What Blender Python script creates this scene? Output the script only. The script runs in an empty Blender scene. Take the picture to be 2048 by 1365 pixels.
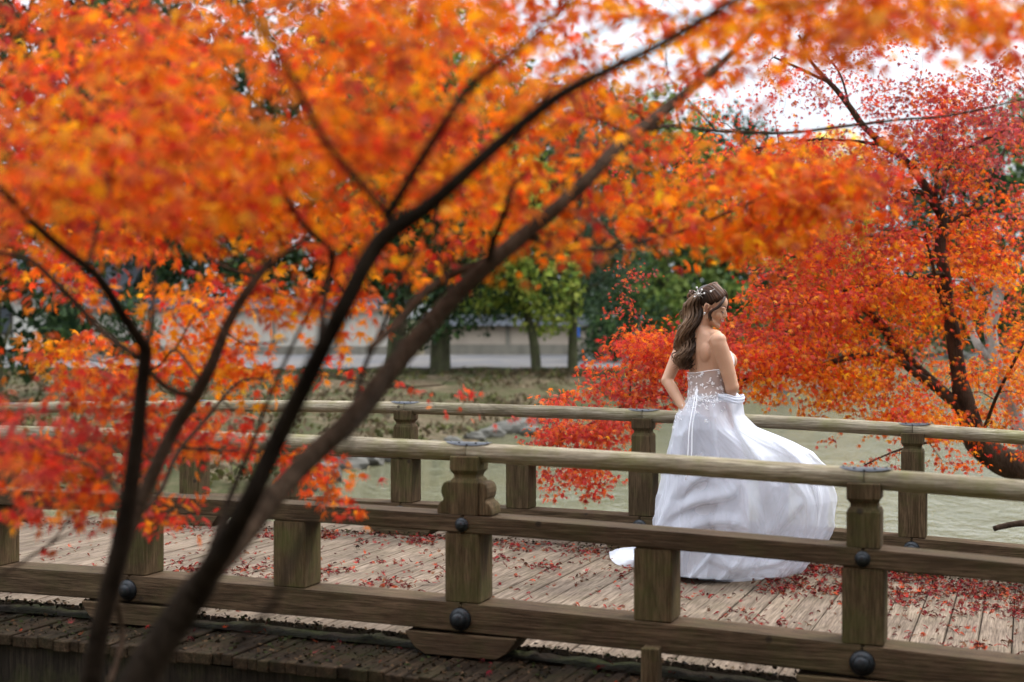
import bpy, bmesh, math, random
import numpy as np
from mathutils import Vector, Matrix, noise
R = math.radians
random.seed(7)
rng = np.random.default_rng(11)
sc = bpy.context.scene
C = sc.collection

# ------------------------------------------------------------------ camera, world, sun, exposure
F_PX, HOR = 2844.0, 660.0
EYE = 1.40
cam_d = bpy.data.cameras.new('camera')
cam = bpy.data.objects.new('camera', cam_d); C.objects.link(cam)
cam.location = (0, 0, EYE); cam.rotation_euler = (R(90), 0, 0)
cam_d.sensor_width = 36.0; cam_d.lens = 50.0
cam_d.shift_y = -(682.5 - HOR) / 2048.0
cam_d.clip_start = 0.05; cam_d.clip_end = 2000
cam_d.dof.use_dof = True; cam_d.dof.focus_distance = 8.25; cam_d.dof.aperture_fstop = 1.8
cam_d.dof.aperture_blades = 0
sc.camera = cam
SUN_EL, SUN_AZ = 52.0, 60.0        # azimuth measured from +Y (view direction) towards +X
w = bpy.data.worlds.new('World'); sc.world = w; w.use_nodes = True
nt = w.node_tree; nt.nodes.clear()
o_ = nt.nodes.new('ShaderNodeOutputWorld'); bg = nt.nodes.new('ShaderNodeBackground')
sky = nt.nodes.new('ShaderNodeTexSky'); sky.sky_type = 'NISHITA'; sky.sun_disc = False
sky.sun_elevation = R(SUN_EL); sky.sun_rotation = R(SUN_AZ); sky.dust_density = 3.0
tc = nt.nodes.new('ShaderNodeTexCoord'); nz = nt.nodes.new('ShaderNodeTexNoise')
nz.inputs['Scale'].default_value = 2.2; nz.inputs['Detail'].default_value = 5
rp = nt.nodes.new('ShaderNodeValToRGB')
rp.color_ramp.elements[0].position = .25; rp.color_ramp.elements[0].color = (7.4, 8.1, 9.2, 1)
rp.color_ramp.elements[1].position = .75; rp.color_ramp.elements[1].color = (11.0, 11.2, 11.6, 1)
mx = nt.nodes.new('ShaderNodeMix'); mx.data_type = 'RGBA'; mx.inputs['Factor'].default_value = .82
nt.links.new(tc.outputs['Generated'], nz.inputs['Vector']); nt.links.new(nz.outputs['Fac'], rp.inputs['Fac'])
nt.links.new(sky.outputs['Color'], mx.inputs['A']); nt.links.new(rp.outputs['Color'], mx.inputs['B'])
sx = nt.nodes.new('ShaderNodeSeparateXYZ'); nt.links.new(tc.outputs['Generated'], sx.inputs[0])      # an overcast sky is brighter overhead
mr_ = nt.nodes.new('ShaderNodeMapRange'); mr_.inputs['From Min'].default_value = 0; mr_.inputs['From Max'].default_value = 1
mr_.inputs['To Min'].default_value = .32; mr_.inputs['To Max'].default_value = 2.2; nt.links.new(sx.outputs['Z'], mr_.inputs['Value'])
vm = nt.nodes.new('ShaderNodeVectorMath'); vm.operation = 'SCALE'
nt.links.new(mx.outputs['Result'], vm.inputs[0]); nt.links.new(mr_.outputs[0], vm.inputs['Scale']); nt.links.new(vm.outputs[0], bg.inputs['Color']); bg.inputs['Strength'].default_value = 0.11
nt.links.new(bg.outputs['Background'], o_.inputs['Surface'])
sun_d = bpy.data.lights.new('sun', 'SUN'); sun_d.energy = 1.5; sun_d.angle = R(12); sun_d.color = (1, .95, .88)
sun = bpy.data.objects.new('sun', sun_d); C.objects.link(sun)
sd = Vector((math.sin(R(SUN_AZ)) * math.cos(R(SUN_EL)), math.cos(R(SUN_AZ)) * math.cos(R(SUN_EL)), math.sin(R(SUN_EL))))
sun.rotation_euler = sd.to_track_quat('Z', 'Y').to_euler(); sun.location = sd * 60
sc.view_settings.view_transform = 'Standard'; sc.view_settings.look = 'None'
sc.view_settings.exposure = 0.98; sc.view_settings.gamma = 1.0; sc.view_settings.use_curve_mapping = False
sc.cycles.max_bounces = 8; sc.cycles.transparent_max_bounces = 16
sc.cycles.diffuse_bounces = 4; sc.cycles.transmission_bounces = 5; sc.cycles.glossy_bounces = 3
try:
    sc.cycles.use_denoising = True
except Exception: pass

# ------------------------------------------------------------------ helpers
def P(px, py, d):                      # a pixel of the photograph at a given distance -> a point of the place
    return np.array(((px - 1024) / F_PX * d, d, EYE + (HOR - py) / F_PX * d))
PHI = math.atan(F_PX / 7824.0)
U = np.array((math.cos(PHI), -math.sin(PHI), 0)); N = np.array((math.sin(PHI), math.cos(PHI), 0))
O0 = np.array((-.1906, 6.304, 0))
def prof(s, w=0): return -(.022 * s + .006 * s * s) - .008 * w
def B(s, w, z): return O0 + U * s + N * w + np.array((0, 0, z + prof(s, w)))

def wloc(o):
    v = Vector(o.location)
    while o.parent: o = o.parent; v = v + Vector(o.location)
    return v
def link(name, me, parent=None, loc=(0, 0, 0), rz=0):
    o = bpy.data.objects.new(name, me); C.objects.link(o)
    o.location = loc; o.rotation_euler = (0, 0, rz)
    if parent: o.parent = parent
    return o
def mesh(name, V, F, mat, smooth=False):
    me = bpy.data.meshes.new(name)
    V = np.asarray(V, dtype=np.float32).reshape(-1, 3)
    if isinstance(F, np.ndarray):
        n, k = F.shape
        me.vertices.add(len(V)); me.vertices.foreach_set('co', V.ravel())
        me.loops.add(n * k); me.loops.foreach_set('vertex_index', F.astype(np.int32).ravel())
        me.polygons.add(n); me.polygons.foreach_set('loop_start', np.arange(0, n * k, k, dtype=np.int32))
        me.update(calc_edges=True)
    else:
        me.from_pydata([tuple(map(float, v)) for v in V], [], F)
    if mat: me.materials.append(mat)
    if smooth: me.polygons.foreach_set('use_smooth', [True] * len(me.polygons))
    me.update()
    return me
def tag(o, label=None, cat=None, group=None, kind=None):
    if label: o['label'] = label
    if cat: o['category'] = cat
    if group: o['group'] = group
    if kind: o['kind'] = kind
    return o
def thing(name, label, cat, loc, group=None):
    o = bpy.data.objects.new(name, None); C.objects.link(o); o.location = tuple(map(float, loc)); o.empty_display_size = .1
    return tag(o, label, cat, group)
def wobj(name, V, F, mat, parent=None, smooth=False):     # verts given in world coordinates
    V = np.asarray(V, dtype=np.float64).reshape(-1, 3)
    if parent:
        V = V - np.array(wloc(parent)); return link(name, mesh(name, V, F, mat, smooth), parent)
    c = V.mean(0); c[2] = V[:, 2].min()
    return link(name, mesh(name, V - c, F, mat, smooth), None, tuple(c))
class MB:
    def __init__(s): s.V = []; s.F = []
    def add(s, V, F):
        k = len(s.V); s.V += [tuple(map(float, v)) for v in V]; s.F += [tuple(i + k for i in f) for f in F]
    def box(s, a, b):
        x0, y0, z0 = a; x1, y1, z1 = b
        s.add([(x0,y0,z0),(x1,y0,z0),(x1,y1,z0),(x0,y1,z0),(x0,y0,z1),(x1,y0,z1),(x1,y1,z1),(x0,y1,z1)],
              [(0,3,2,1),(4,5,6,7),(0,1,5,4),(1,2,6,5),(2,3,7,6),(3,0,4,7)])
    def loft(s, rings, cap=True):
        n = len(rings[0]); k = len(s.V)
        for r in rings: s.V += [tuple(map(float, v)) for v in r]
        for i in range(len(rings) - 1):
            for j in range(n):
                a = k + i*n + j; b = k + i*n + (j+1) % n
                s.F.append((a, b, b + n, a + n))
        if cap:
            s.F.append(tuple(k + j for j in range(n))[::-1]); s.F.append(tuple(k + (len(rings)-1)*n + j for j in range(n)))
    def tube(s, pts, rad, seg=8, cap=True):
        pts = [np.asarray(p, float) for p in pts]; rings = []
        up = np.array((.13, .21, 1.0)); prev = None
        for i, p in enumerate(pts):
            t = pts[min(i+1, len(pts)-1)] - pts[max(i-1, 0)]; t = t / (np.linalg.norm(t) + 1e-9)
            if prev is None:
                a = np.cross(t, up);
                if np.linalg.norm(a) < .05: a = np.cross(t, (1, 0, 0))
            else: a = prev - t * np.dot(prev, t)
            a = a / (np.linalg.norm(a) + 1e-9); b = np.cross(t, a); prev = a
            r = rad[i] if hasattr(rad, '__len__') else rad
            rings.append([p + r * (a * math.cos(2*math.pi*j/seg) + b * math.sin(2*math.pi*j/seg)) for j in range(seg)])
        s.loft(rings, cap)
    def lathe(s, prof_, origin, axis, seg=20, close=True):
        axis = np.asarray(axis, float); a = np.cross(axis, (0, 0, 1.0))
        if np.linalg.norm(a) < .1: a = np.cross(axis, (1.0, 0, 0))
        a /= np.linalg.norm(a); b = np.cross(axis, a)
        s.loft([[np.asarray(origin) + axis*h + r*(a*math.cos(2*math.pi*j/seg)+b*math.sin(2*math.pi*j/seg)) for j in range(seg)] for r, h in prof_], close)
    def ell(s, c, r, M=None, seg=16, rings=10):
        M = np.eye(3) if M is None else M
        V = []; Fc = []
        for i in range(rings + 1):
            th = math.pi * i / rings
            th = min(max(th, .02), math.pi - .02)
            V.append([np.asarray(c) + M @ (np.asarray(r) * np.array((math.sin(th)*math.cos(2*math.pi*j/seg), math.sin(th)*math.sin(2*math.pi*j/seg), math.cos(th)))) for j in range(seg)])
        s.loft(V, True)
def bevel(me, w, seg=1, ang=35):
    bm = bmesh.new(); bm.from_mesh(me)
    e = [x for x in bm.edges if len(x.link_faces) == 2 and x.calc_face_angle(0) > R(ang)]
    bmesh.ops.recalc_face_normals(bm, faces=bm.faces)
    bmesh.ops.bevel(bm, geom=e, offset=w, segments=seg, affect='EDGES', clamp_overlap=True)
    bm.to_mesh(me); bm.free(); me.update()
def catmull(pts, per):
    pts = np.asarray(pts, float); n = len(pts); out = []
    ext = np.vstack([2*pts[0]-pts[1], pts, 2*pts[-1]-pts[-2]])
    for i in range(n - 1):
        p0, p1, p2, p3 = ext[i:i+4]
        for k in range(per):
            t = k / per
            out.append(.5*((2*p1)+(-p0+p2)*t+(2*p0-5*p1+4*p2-p3)*t*t+(-p0+3*p1-3*p2+p3)*t**3))
    out.append(pts[-1]); return np.array(out)
def nrm(a): return a / (np.linalg.norm(a, axis=-1, keepdims=True) + 1e-9)

# ------------------------------------------------------------------ materials
class NT:
    def __init__(s, name):
        s.m = bpy.data.materials.new(name); s.m.use_nodes = True; s.t = s.m.node_tree; s.t.nodes.clear()
        s.out = s.n('ShaderNodeOutputMaterial')
    def n(s, typ, **kw):
        x = s.t.nodes.new(typ)
        for k, v in kw.items(): setattr(x, k, v)
        return x
    def l(s, a, b): s.t.links.new(a, b)
    def coords(s, scale, rot=0, obj=False):
        if obj: src = s.n('ShaderNodeTexCoord').outputs['Object']
        else: src = s.n('ShaderNodeNewGeometry').outputs['Position']
        r = s.n('ShaderNodeMapping'); r.inputs['Rotation'].default_value = (0, 0, rot); s.l(src, r.inputs['Vector'])
        m = s.n('ShaderNodeMapping'); m.inputs['Scale'].default_value = scale; s.l(r.outputs[0], m.inputs['Vector'])
        return m.outputs[0]
    def noise(s, vec, sc_, det=4, rough=.55, dist=0):
        x = s.n('ShaderNodeTexNoise'); x.inputs['Scale'].default_value = sc_; x.inputs['Detail'].default_value = det
        x.inputs['Roughness'].default_value = rough; x.inputs['Distortion'].default_value = dist
        if vec is not None: s.l(vec, x.inputs['Vector'])
        return x.outputs['Fac']
    def ramp(s, fac, stops):
        x = s.n('ShaderNodeValToRGB'); e = x.color_ramp.elements
        while len(e) < len(stops): e.new(.5)
        for i, (p, c) in enumerate(stops):
            e[i].position = p; e[i].color = (c if hasattr(c, '__len__') else (c,)*3) + (1,) if not hasattr(c, '__len__') or len(c) == 3 else c
        s.l(fac, x.inputs['Fac']); return x.outputs['Color']
    def mix(s, fac, a, b, mode='MIX'):
        x = s.n('ShaderNodeMix', data_type='RGBA', blend_type=mode)
        for v, k in ((fac, 'Factor'), (a, 'A'), (b, 'B')):
            if hasattr(v, 'node'): s.l(v, x.inputs[k])
            else: x.inputs[k].default_value = v if not hasattr(v, '__len__') else tuple(v) + (1,)
        return x.outputs['Result']
    def math(s, op, a, b=0.5):
        x = s.n('ShaderNodeMath', operation=op)
        for i, v in enumerate((a, b)):
            if hasattr(v, 'node'): s.l(v, x.inputs[i])
            else: x.inputs[i].default_value = v
        return x.outputs[0]
    def bump(s, h, strength, dist=.01):
        x = s.n('ShaderNodeBump'); x.inputs['Strength'].default_value = strength; x.inputs['Distance'].default_value = dist
        s.l(h, x.inputs['Height']); return x.outputs['Normal']
    def princ(s, col, rough=.6, normal=None, **kw):
        x = s.n('ShaderNodeBsdfPrincipled')
        for k, v in (('Base Color', col), ('Roughness', rough)):
            if hasattr(v, 'node'): s.l(v, x.inputs[k])
            else: x.inputs[k].default_value = v if not hasattr(v, '__len__') else tuple(v) + (1,)
        if normal is not None: s.l(normal, x.inputs['Normal'])
        for k, v in kw.items(): x.inputs[k.replace('_', ' ')].default_value = v
        s.l(x.outputs[0], s.out.inputs['Surface']); return x
def per_obj(m, col, lo=.78, hi=1.15):
    inf = m.n('ShaderNodeObjectInfo'); v = m.n('ShaderNodeMapRange'); v.inputs['To Min'].default_value = lo; v.inputs['To Max'].default_value = hi
    m.l(inf.outputs['Random'], v.inputs['Value'])
    h = m.n('ShaderNodeHueSaturation'); m.l(v.outputs[0], h.inputs['Value']); m.l(col, h.inputs['Color']); return h.outputs[0]
def wood(name, a, b, axis='u', moss=.3, dark=.3, rough=.8, grain=1.0, mossc=(.075, .085, .022)):
    m = NT(name)
    st = {'u': (1.2, 26, 26), 'n': (26, 1.0, 26), 'z': (24, 24, 1.4)}[axis]
    co = m.coords(st, PHI)
    g = m.noise(co, 1.6, 7, .62, .35)
    fine = m.noise(co, 6.0, 5, .7)
    col = m.ramp(g, [(.30, a), (.52, tuple((x+y)/2 for x, y in zip(a, b))), (.70, b)])
    col = m.mix(m.ramp(fine, [(.35, 0.0), (.6, 1.0)]), tuple(x*.55 for x in a), col)
    iso = m.coords((1, 1, 1), 0)
    big = m.noise(iso, 2.6, 4)
    col = m.mix(m.math('MULTIPLY', m.ramp(big, [(.42, 0.0), (.68, 1.0)]), dark), col, tuple(x*.35 for x in a))
    ms = m.noise(iso, 5.5, 6, .65)
    col = m.mix(m.math('MULTIPLY', m.ramp(ms, [(.45, 0.0), (.66, 1.0)]), moss), col, mossc)
    vo = m.n('ShaderNodeTexVoronoi'); vo.inputs['Scale'].default_value = 5.0; m.l(iso, vo.inputs['Vector'])
    kn = m.ramp(vo.outputs['Distance'], [(.0, 1.0), (.055, .8), (.085, 0.0)])
    col = m.mix(kn, col, (.03, .022, .015))
    col = per_obj(m, col, .82, 1.14)
    m.princ(col, rough, m.bump(m.math('ADD', g, fine), .7*grain, .007), Specular_IOR_Level=.10)
    return m.m
W_RAIL = wood('weathered_round_rail', (.20, .16, .10), (.46, .41, .31), 'u', .50, .40, mossc=(.15, .15, .04))
W_BEAM = wood('weathered_beam', (.062, .038, .020), (.185, .122, .072), 'u', .30, .45, mossc=(.07, .07, .022))
W_POST = wood('weathered_post', (.062, .040, .019), (.165, .112, .062), 'z', .55, .5, mossc=(.065, .072, .02))
W_DECK = wood('deck_plank_wood', (.15, .110, .08), (.31, .240, .180), 'n', .12, .40, 1.0)
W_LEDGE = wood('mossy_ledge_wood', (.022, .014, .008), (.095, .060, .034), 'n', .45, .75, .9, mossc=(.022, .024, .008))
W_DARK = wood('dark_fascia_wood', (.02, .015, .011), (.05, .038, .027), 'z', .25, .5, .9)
def metal():
    m = NT('black_iron'); n_ = m.noise(m.coords((1,1,1)), 60, 4)
    m.princ(m.ramp(n_, [(.3, (.008,.010,.012)), (.8, (.03,.033,.036))]), .42, m.bump(n_, .2, .002), Metallic=.55, Specular_IOR_Level=.5); return m.m
IRON = metal()
def plate():
    m = NT('cap_plate_metal'); n_ = m.noise(m.coords((1,1,1)), 35, 4)
    m.princ(m.ramp(n_, [(.3, (.02,.022,.026)), (.8, (.06,.063,.07))]), .38, m.bump(n_, .15, .002), Metallic=.7); return m.m
PLATE = plate()
def moss_mat(name, a, b, c, s1=30):
    m = NT(name); n_ = m.noise(m.coords((1,1,1)), s1, 6); n2 = m.noise(m.coords((1,1,1)), 4, 4)
    col = m.mix(m.ramp(n2, [(.4, 0.0), (.62, 1.0)]), m.ramp(n_, [(.3, a), (.7, b)]), c)
    m.princ(col, .95, m.bump(n_, .8, .02), Specular_IOR_Level=.1); return m.m
MOSS = moss_mat('moss_and_soil', (.010, .009, .005), (.030, .034, .009), (.018, .012, .007))
def bark(name, a, b, sc_=14, moss=0.0):
    m = NT(name); co = m.coords((1, 1, .35)); n_ = m.noise(co, sc_, 7, .65); n2 = m.noise(co, sc_*4, 4)
    col = m.ramp(n_, [(.3, a), (.7, b)])
    if moss: col = m.mix(m.math('MULTIPLY', m.ramp(m.noise(m.coords((1,1,1)), 5, 4), [(.45, 0.0), (.65, 1.0)]), moss), col, (.06, .075, .025))
    m.princ(col, .88, m.bump(m.math('ADD', n_, n2), .9, .02), Specular_IOR_Level=.04); return m.m
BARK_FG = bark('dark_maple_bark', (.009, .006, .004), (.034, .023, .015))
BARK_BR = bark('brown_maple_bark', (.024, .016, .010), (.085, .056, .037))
BARK_R = bark('maple_bark_by_pond', (.02, .013, .010), (.085, .055, .036), 10)
BARK_PALE = bark('pale_bark', (.16, .14, .12), (.36, .33, .29), 9)
BARK_GREEN = bark('mossy_park_bark', (.03, .03, .018), (.09, .085, .05), 6, .5)
def leafmat(name, attr='col', trans=.5, gloss=.05, rough=.45, noise_amt=.0):
    m = NT(name); at = m.n('ShaderNodeAttribute'); at.attribute_name = attr
    col = at.outputs['Color']
    d = m.n('ShaderNodeBsdfDiffuse'); t = m.n('ShaderNodeBsdfTranslucent'); g = m.n('ShaderNodeBsdfGlossy')
    g.inputs['Roughness'].default_value = rough; g.inputs['Color'].default_value = (.9, .9, .95, 1)
    m.l(col, d.inputs['Color']); m.l(col, t.inputs['Color'])
    a = m.n('ShaderNodeMixShader'); a.inputs[0].default_value = trans; m.l(d.outputs[0], a.inputs[1]); m.l(t.outputs[0], a.inputs[2])
    b = m.n('ShaderNodeMixShader'); b.inputs[0].default_value = gloss; m.l(a.outputs[0], b.inputs[1]); m.l(g.outputs[0], b.inputs[2])
    m.l(b.outputs[0], m.out.inputs['Surface']); return m.m
LEAF = leafmat('autumn_maple_leaf', trans=.62, gloss=.010, rough=.4)
LEAF_G = leafmat('green_foliage', trans=.3, gloss=.008)
LEAF_DRY = leafmat('fallen_leaf', trans=.05, gloss=.004)

# ------------------------------------------------------------------ leaf geometry
_tips = [(-125, .45), (-80, .74), (-39, .93), (0, 1.0), (39, .93), (80, .74), (125, .45)]
def leaf_template(droop=.28, serr=False, cup=.12):
    pts = [(180, .10)]
    for i, (a, r) in enumerate(_tips):
        pts.append((a, r))
        if i < 6:
            a2 = (a + _tips[i+1][0]) / 2; pts.append((a2, .29 if 0 < i < 5 else .22))
    V = [(0, 0, .04)]
    for a, r in pts:
        y, x = math.cos(R(a)) * r, math.sin(R(a)) * r
        V.append((x, y, -droop * r * r + (cup if r < .4 else 0) * .6))
    n = len(pts); F = [(0, 1 + (i+1) % n, 1 + i) for i in range(n)]
    return np.array(V), np.array(F)
LT = [leaf_template(.12), leaf_template(.30), leaf_template(.5)]
def basis(d, n):
    d = nrm(d); n = nrm(n - d * np.sum(n*d, axis=1, keepdims=True)); x = np.cross(d, n)
    return x, d, n
def leaves_mesh(name, pos, d, n, size, col, mat, tmpl=None):
    if tmpl is None: tmpl = LT
    Nn = len(pos); which = rng.integers(0, len(tmpl), Nn); x, y, z = basis(d, n)
    k = len(tmpl[0][0]); f = tmpl[0][1]
    T = np.array([t[0] for t in tmpl])[which]                    # N,k,3
    asp = 1 + rng.normal(0, .12, (Nn, 1))
    V = pos[:, None, :] + size[:, None, None] * (T[:, :, 0:1]*asp[:, None]*x[:, None, :] + T[:, :, 1:2]*y[:, None, :] + T[:, :, 2:3]*z[:, None, :])
    F = (f[None] + (np.arange(Nn) * k)[:, None, None]).reshape(-1, f.shape[1])
    me = mesh(name, V.reshape(-1, 3), F, mat)
    at = me.color_attributes.new('col', 'FLOAT_COLOR', 'POINT')
    cc = np.ones((Nn, k, 4), dtype=np.float32); cc[:, :, :3] = col[:, None, :]
    cc[:, 0, :3] *= .85
    at.data.foreach_set('color', cc.ravel()); return me
# leaf colours (albedo)
PAL = {
 'orange': [(.86, .23, .006), (.90, .29, .008), (.80, .15, .006), (.90, .36, .010), (.68, .065, .008), (.60, .10, .01)],
 'redor':  [(.78, .09, .009), (.85, .18, .008), (.66, .045, .012), (.88, .26, .012), (.54, .03, .02), (.80, .13, .012)],
 'red':    [(.62, .045, .028), (.72, .09, .025), (.50, .03, .025), (.80, .17, .02), (.60, .09, .06)],
 'crim':   [(.38, .04, .05), (.48, .06, .045), (.30, .035, .05), (.60, .11, .03), (.40, .09, .08)],
 'fall':   [(.17, .012, .014), (.23, .018, .014), (.12, .010, .015), (.30, .045, .016), (.16, .035, .03), (.07, .010, .010), (.13, .05, .02), (.10, .028, .015)],
 'yellow': [(.85, .55, .05), (.80, .45, .03), (.75, .60, .10)],
 'dgreen': [(.026, .05, .020), (.04, .075, .024), (.018, .038, .018), (.06, .10, .032)],
 'mgreen': [(.10, .16, .035), (.15, .21, .045), (.07, .12, .035), (.19, .25, .06)],
 'ygreen': [(.26, .34, .05), (.34, .40, .07), (.18, .27, .05), (.42, .45, .09)],
 'bgreen': [(.05, .085, .045), (.07, .11, .06), (.035, .065, .04), (.09, .13, .07)],
}
def colors(pal, n, var=.12):
    p = np.array(PAL[pal]); c = p[rng.integers(0, len(p), n)]
    return np.clip(c * (1 + rng.normal(0, var, (n, 1))), .004, .97)

# ------------------------------------------------------------------ THE SETTING
ZW = -0.60
_sh = [(-600, 1010), (0, 1005), (450, 1000), (600, 985), (700, 950), (800, 922), (1000, 876), (1080, 842), (1290, 803), (1600, 786), (2048, 778), (3000, 775)]
_sa = np.array([(p - 1024) / F_PX for p, _ in _sh]); _sy = np.array([(EYE - ZW) * F_PX / (q - HOR) for _, q in _sh])
def terrain(X, Y):
    a = X / np.maximum(Y, .5); ys = np.interp(a, _sa, _sy)
    d = Y - ys
    t = np.clip(d / np.maximum(40.0 - ys, 5.0), 0, 1); t = t*t*(3-2*t)
    far = np.where(d > 0, ZW + .06 + 0.62 * t + .010 * np.maximum(Y - 42, 0) * (d > 2), ZW - .12 + np.maximum(d, -8) * .09)
    wc = (X - O0[0]) * N[0] + (Y - O0[1]) * N[1]
    near = np.clip(-.25 + (-(wc + 2.6)) * .05, -1.6, .0)
    near = np.where(wc > -2.6, -.25 - (wc + 2.6) * .75, near); near = np.maximum(near, -1.7)
    h = np.where(wc > .6, np.maximum(far, -1.7), near)
    sc_ = (X - O0[0]) * U[0] + (Y - O0[1]) * U[1]
    rb = np.clip((sc_ - 5.2) / 2.2, 0, 1) * np.clip((16 - Y) / 4, 0, 1)     # right bank where the bridge lands
    h = h * (1 - rb) + rb * (-.12)
    lb = np.clip((-sc_ - 9.0) / 2.0, 0, 1) * np.clip((26 - Y) / 6, 0, 1)
    h = h * (1 - lb) + lb * np.maximum(h, -.3)
    return h
def build_ground():
    xs = np.concatenate([np.linspace(-400, -42, 14), np.linspace(-40, 40, 200), np.linspace(42, 400, 14)])
    ys = np.concatenate([np.linspace(-60, -2, 12), np.linspace(-1, 62, 190), np.linspace(64, 700, 30)])
    X, Y = np.meshgrid(xs, ys); Z = terrain(X, Y)
    nzv = np.array([noise.noise(Vector((x*.7, y*.7, 0))) * .13 + noise.noise(Vector((x*.22, y*.22, 3))) * .20 + noise.noise(Vector((x*2.1, y*2.1, 5))) * .05 for x, y in zip(X.ravel(), Y.ravel())]).reshape(X.shape)
    Z = Z + nzv * np.clip((Y - 10) / 10, .15, 1) * np.clip((44 - Y)/3, .15, 1)
    nx, ny = len(xs), len(ys)
    idx = np.arange(nx*ny).reshape(ny, nx)
    F = np.stack([idx[:-1, :-1], idx[:-1, 1:], idx[1:, 1:], idx[1:, :-1]], -1).reshape(-1, 4)
    m = NT('bank_ground'); iso = m.coords((1, 1, 1))
    n1 = m.noise(iso, .8, 8, .72); n2 = m.noise(iso, 5, 8, .75); n3 = m.noise(iso, .22, 4)
    col = m.ramp(n2, [(.34, (.035, .027, .015)), (.52, (.10, .075, .045)), (.68, (.20, .155, .10))])
    col = m.mix(m.ramp(n1, [(.46, 0.0), (.54, .85)]), col, (.035, .042, .014))
    col = m.mix(m.ramp(n3, [(.5, 0.0), (.66, .55)]), col, (.06, .055, .025))
    m.princ(col, .95, m.bump(n2, .7, .05), Specular_IOR_Level=.1)
    o = link('ground', mesh('ground', np.stack([X, Y, Z], -1).reshape(-1, 3), F, m.m, True)); tag(o, kind='structure')
build_ground()
def build_water():
    m = NT('pond_water'); co = m.coords((1, .55, 1)); n1 = m.noise(co, 2.2, 5, .6, .4); n2 = m.noise(co, 11, 4, .6)
    n3 = m.noise(m.coords((1, 1, 1)), .25, 3)
    h = m.math('ADD', m.math('MULTIPLY', n1, 1.0), m.math('MULTIPLY', n2, .35))
    col = m.mix(n3, (.10, .105, .068), (.17, .15, .075))
    m.princ(col, .045, m.bump(h, .8, .09), IOR=1.33, Specular_IOR_Level=.9)
    xs = np.array([-60, 60.]); V = [(-70, -3, ZW), (80, -3, ZW), (80, 75, ZW), (-70, 75, ZW)]
    o = link('pond_water', mesh('pond_water', V, [(0, 1, 2, 3)], m.m)); tag(o, kind='structure')
build_water()
def build_path():
    m = NT('path_gravel'); n1 = m.noise(m.coords((1,1,1)), 20, 5); n2 = m.noise(m.coords((1,1,1)), .8, 4)
    m.princ(m.mix(m.ramp(n2, [(.4, 0.0), (.7, .5)]), m.ramp(n1, [(.3, (.065, .065, .07)), (.7, (.105, .105, .112))]), (.2, .17, .13)), .9, m.bump(n1, .3, .01))
    V = []; fr = []
    for i in range(60):
        X = -40 + i * .8; f = i / 59
        y0 = 41.0 + .25*math.sin(X*.35); y1 = 51.2 if X < 2.5 else 51.2 + (X-2.5)*1.5
        if X > 2.6: y0 = 41.0 + (X-2.6)**1.3*2.2
        y1 = max(y1, y0 + 2.5)
        if X > 7: break
        fr.append((X, y0))
        for k in range(6):
            yy = y0 + (y1-y0)*k/5; V.append((X, yy, max(.28 + .022*(yy-y0), float(terrain(np.array(X), np.array(yy))) + .05)))
    n_ = len(fr); F = [(i*6+j, (i+1)*6+j, (i+1)*6+j+1, i*6+j+1) for i in range(n_-1) for j in range(5)]
    o = link('path', mesh('path', V, F, m.m, True)); tag(o, kind='structure')
    b = MB(); rings = []
    for X, y0 in fr:
        z = .32 + random.uniform(-.03, .03); w_ = random.uniform(-.05, .05)
        rings.append([np.array((X, y0 + dx + w_, z + dz)) for dx, dz in ((-.40, -.34), (-.30, -.10), (-.12, .0), (.06, -.02), (.1, -.6))])
    b.loft(rings); o = wobj('kerb_edge', b.V, b.F, moss_mat('mossy_kerb', (.02, .024, .008), (.055, .065, .018), (.03, .024, .014), 9)); tag(o, kind='structure')
build_path()
def ground_cover():
    k = 15000; a = rng.uniform(-.40, .12, k); d = rng.uniform(.02, 1, k)**1.1; ys = np.interp(a, _sa, _sy); Y = ys + d*(41.2-ys); X = a*Y
    ok = (Y < 41.2) & (ys < 40); X, Y = X[ok], Y[ok]
    nn = np.array([noise.noise(Vector((x*.8, y*.8, 2))) + .5*noise.noise(Vector((x*2.2, y*2.2, 6))) for x, y in zip(X, Y)]); ok = nn > .0; X, Y, nn = X[ok], Y[ok], nn[ok]; k = len(X)
    p = np.stack([X, Y, terrain(X, Y) + .06 + rng.uniform(0, .14, k)], -1)
    pal = np.where((nn > .25)[:, None], np.array([(.075, .075, .026)]) * rng.uniform(.5, 1.5, (k, 1)), np.array([(.11, .082, .045)]) * rng.uniform(.5, 1.3, (k, 1)))
    me = leaves_mesh('ground_cover', p, rng.normal(0, 1, (k, 3)) + (0, 0, .5), rng.normal(0, 1, (k, 3)), rng.uniform(.05, .15, k), pal, LEAF_G, QT)
    tag(link('ground_cover', me), 'tufts of grass and dry leaves on the far bank', 'grass', kind='stuff')

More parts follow.
